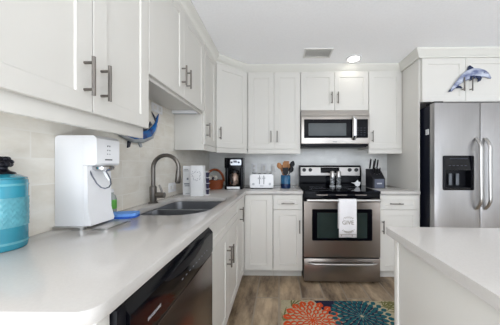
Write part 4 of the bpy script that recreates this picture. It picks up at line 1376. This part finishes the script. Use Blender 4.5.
# ------------------------------------------------------------------ dolphin on the cabinet over the refrigerator
DYF = FY - 0.012
root = thing('dolphin_ornament', 'blue-grey leaping dolphin ornament on the cabinet over the refrigerator', 'ornament', (1.92, DYF, 2.04))
sDol = 208.0 / (DYF - 0.014)
def dpx(px, py):
    return ((px - 281.0) / sDol, CAMZ + (164.2 - py) / sDol)
spn = [(450.5, 91.0, 1.1), (454.5, 86.3, 1.7), (458.5, 82.0, 2.6), (463, 78.0, 3.9), (468, 75.3, 4.9), (473, 73.9, 5.2), (478, 73.6, 4.6), (482, 74.3, 3.7), (485.2, 75.6, 2.6), (487.6, 77.3, 1.6), (489.8, 78.7, 0.8)]
rings = []
for i, (px, py, hh) in enumerate(spn):
    a = spn[max(i - 1, 0)]
    b_ = spn[min(i + 1, len(spn) - 1)]
    d = Vector((b_[0] - a[0], -(b_[1] - a[1]))).normalized()
    nn = Vector((-d.y, d.x))
    X, Z = dpx(px, py)
    h_ = hh / sDol
    t_ = min(0.013, h_ * 0.6)
    rings.append([Vector((X + nn.x * h_ * math.sin(q), DYF - 0.0015 - t_ - t_ * math.cos(q), Z + nn.y * h_ * math.sin(q))) for q in [2 * PI * j / 16 for j in range(16)]])
MB().loft(rings).build('body', M['dolphin'], root, angle=70)
def flat(pts, y0, y1):
    return MB().prism([dpx(*p) for p in pts], y0, y1, 'Y', bev=0.0012)
flat([(466.2, 72.2), (467.4, 67.5), (468.6, 66.1), (471.5, 68.2), (474.5, 70.6), (472.5, 71.6), (469, 72.6)], DYF - 0.018, DYF - 0.006).build('dorsal_fin', M['dolphindark'], root)
flat([(452.2, 88.0), (449.5, 89.7), (448.2, 92.3), (451.0, 91.6), (455.0, 88.4), (459.0, 88.2), (462.0, 88.6), (460.0, 86.3), (456.2, 85.6)], DYF - 0.014, DYF - 0.003).build('tail_fluke', M['dolphindark'], root)
flat([(473.0, 77.0), (477.5, 77.5), (478.8, 79.5), (477.5, 82.0), (475.0, 83.3), (475.5, 80.5)], DYF - 0.033, DYF - 0.022).build('pectoral_fin', M['dolphindark'], root)
flat([(468.0, 77.5), (471.5, 76.6), (473.0, 78.5), (470.5, 80.8), (468.5, 81.0)], DYF - 0.0325, DYF - 0.024).build('pectoral_fin', M['dolphindark'], root)
ex, ez = dpx(481.4, 73.6)
MB().ball((ex, DYF - 0.0265, ez), 0.005, 10, 6).build('eye', M['dolphindark'], root)

# ------------------------------------------------------------------ rug
gx0, gx1, gy0, gy1 = 0.017, 1.06, 1.12, 1.80
rug = MB()
rug.mi = 0
rug.box(gx0, gx1, gy0, gy1, 0.0008, 0.009, 0.003)
def inside(p):
    return gx0 + 0.006 < p[0] < gx1 - 0.006 and gy0 + 0.006 < p[1] < gy1 - 0.006
def clampp(p):
    return (min(max(p[0], gx0 + 0.005), gx1 - 0.005), min(max(p[1], gy0 + 0.005), gy1 - 0.005))
def patch(pts, mi, z):
    q = []
    for p in pts:
        p = clampp(p)
        if not q or (abs(p[0] - q[-1][0]) + abs(p[1] - q[-1][1])) > 1e-4:
            q.append(p)
    if len(q) > 2 and abs(q[0][0] - q[-1][0]) + abs(q[0][1] - q[-1][1]) < 1e-4:
        q.pop()
    ar = sum(q[i][0] * q[(i + 1) % len(q)][1] - q[(i + 1) % len(q)][0] * q[i][1] for i in range(len(q))) / 2
    if len(q) < 3 or abs(ar) < 2e-5:
        return
    rug.mi = mi
    rug.prism(q, 0.0088, z)
def leafpts(cx_, cy_, ang, ln, wd, n=5):
    out = []
    for k in range(n + 1):
        t = k / n
        out.append((t * ln, wd * math.sin(PI * t) ** 0.8 * (1 - 0.25 * t)))
    for k in range(n - 1, 0, -1):
        t = k / n
        out.append((t * ln, -wd * math.sin(PI * t) ** 0.8 * (1 - 0.25 * t)))
    ca_, sa_ = math.cos(ang), math.sin(ang)
    return [(cx_ + x * ca_ - y * sa_, cy_ + x * sa_ + y * ca_) for x, y in out]
zc = [0.0092]
def leaf(cx_, cy_, ang, ln, wd, mi):
    zc[0] += 0.0000015
    patch(leafpts(cx_, cy_, ang, ln, wd), mi, zc[0])
# navy grounds
for poly in ([(0.30, 1.80), (0.46, 1.80), (0.50, 1.70), (0.44, 1.60), (0.36, 1.66)], [(0.46, 1.80), (0.72, 1.80), (0.70, 1.74), (0.5, 1.72)],
             [(0.78, 1.52), (1.06, 1.62), (1.06, 1.40), (0.80, 1.40)], [(0.40, 1.55), (0.52, 1.55), (0.50, 1.36), (0.38, 1.36)], [(0.1, 1.2), (0.35, 1.3), (0.4, 1.12), (0.1, 1.12)]):
    patch(poly, 5, 0.00915)
# olive sprays
for (px, py, base_a) in ((0.03, 1.56, 1.2), (0.10, 1.72, 0.6), (0.86, 1.72, 0.5), (0.98, 1.78, -2.6), (0.06, 1.30, 0.8), (0.9, 1.2, 1.8), (0.55, 1.2, 1.2), (1.0, 1.66, 2.2)):
    for k in range(6):
        a = base_a + (k - 2.5) * 0.35
        leaf(px, py, a, 0.17 - 0.012 * abs(k - 2.5), 0.0075, 6)
def flower(cx_, cy_, R, c1, c2, rings_, gap):
    for j in range(rings_, 0, -1):
        r0 = R * (j - 0.55) / rings_ * 0.86
        n = 5 + 3 * j
        for k in range(n):
            a = 2 * PI * (k + 0.5 * (j % 2)) / n
            ln = R / rings_ * 1.25
            px, py = cx_ + math.cos(a) * r0, cy_ + math.sin(a) * r0
            wd = PI * (r0 + ln * 0.5) / n * 0.98
            leaf(px, py, a, ln, wd, c1)
            if j < rings_:
                leaf(px + math.cos(a) * ln * 0.16, py + math.sin(a) * ln * 0.16, a, ln * 0.60, wd * 0.36, c2)
            else:
                leaf(px + math.cos(a) * ln * 0.1, py + math.sin(a) * ln * 0.1, a, ln * 0.6, wd * 0.10, c2)
    for k in range(7):
        leaf(cx_, cy_, 2 * PI * k / 7, R / rings_ * 0.6, R / rings_ * 0.14, c1)
flower(0.252, 1.565, 0.215, 1, 0, 4, 0.10)
# the teal bloom: solid pointed petals showing slivers of the ground
def tealflower(cx_, cy_, R, rings_):
    for j in range(rings_, 0, -1):
        r0 = R * (j - 0.8) / rings_
        n = 8 + 4 * j
        for k in range(n):
            a = 2 * PI * (k + 0.5 * (j % 2)) / n
            ln = R / rings_ * 1.15
            wd = PI * (r0 + ln * 0.5) / n * 0.90
            leaf(cx_ + math.cos(a) * r0, cy_ + math.sin(a) * r0, a, ln, wd, 3)
            leaf(cx_ + math.cos(a + 0.12) * (r0 + ln * 0.1), cy_ + math.sin(a + 0.12) * (r0 + ln * 0.1), a + 0.1, ln * 0.8, wd * 0.09, 0)
    for k in range(5):
        leaf(cx_, cy_, 2 * PI * k / 5, R / rings_ * 0.4, R / rings_ * 0.12, 0)
patch([(0.64 + 0.17 * math.cos(2 * PI * k / 20), 1.615 + 0.17 * math.sin(2 * PI * k / 20)) for k in range(20)], 5, 0.00912)
tealflower(0.64, 1.615, 0.225, 5)
tealflower(0.17, 1.20, 0.14, 3)
flower(0.80, 1.26, 0.17, 1, 0, 3, 0.12)
rg = rug.build('rug', [M['rugbase'], M['rugorange'], M['rugpeach'], M['rugteal'], M['rugaqua'], M['rugnavy'], M['rugolive']])
tag(rg, 'rectangular floral rug with orange and teal blooms before the range', 'rug')
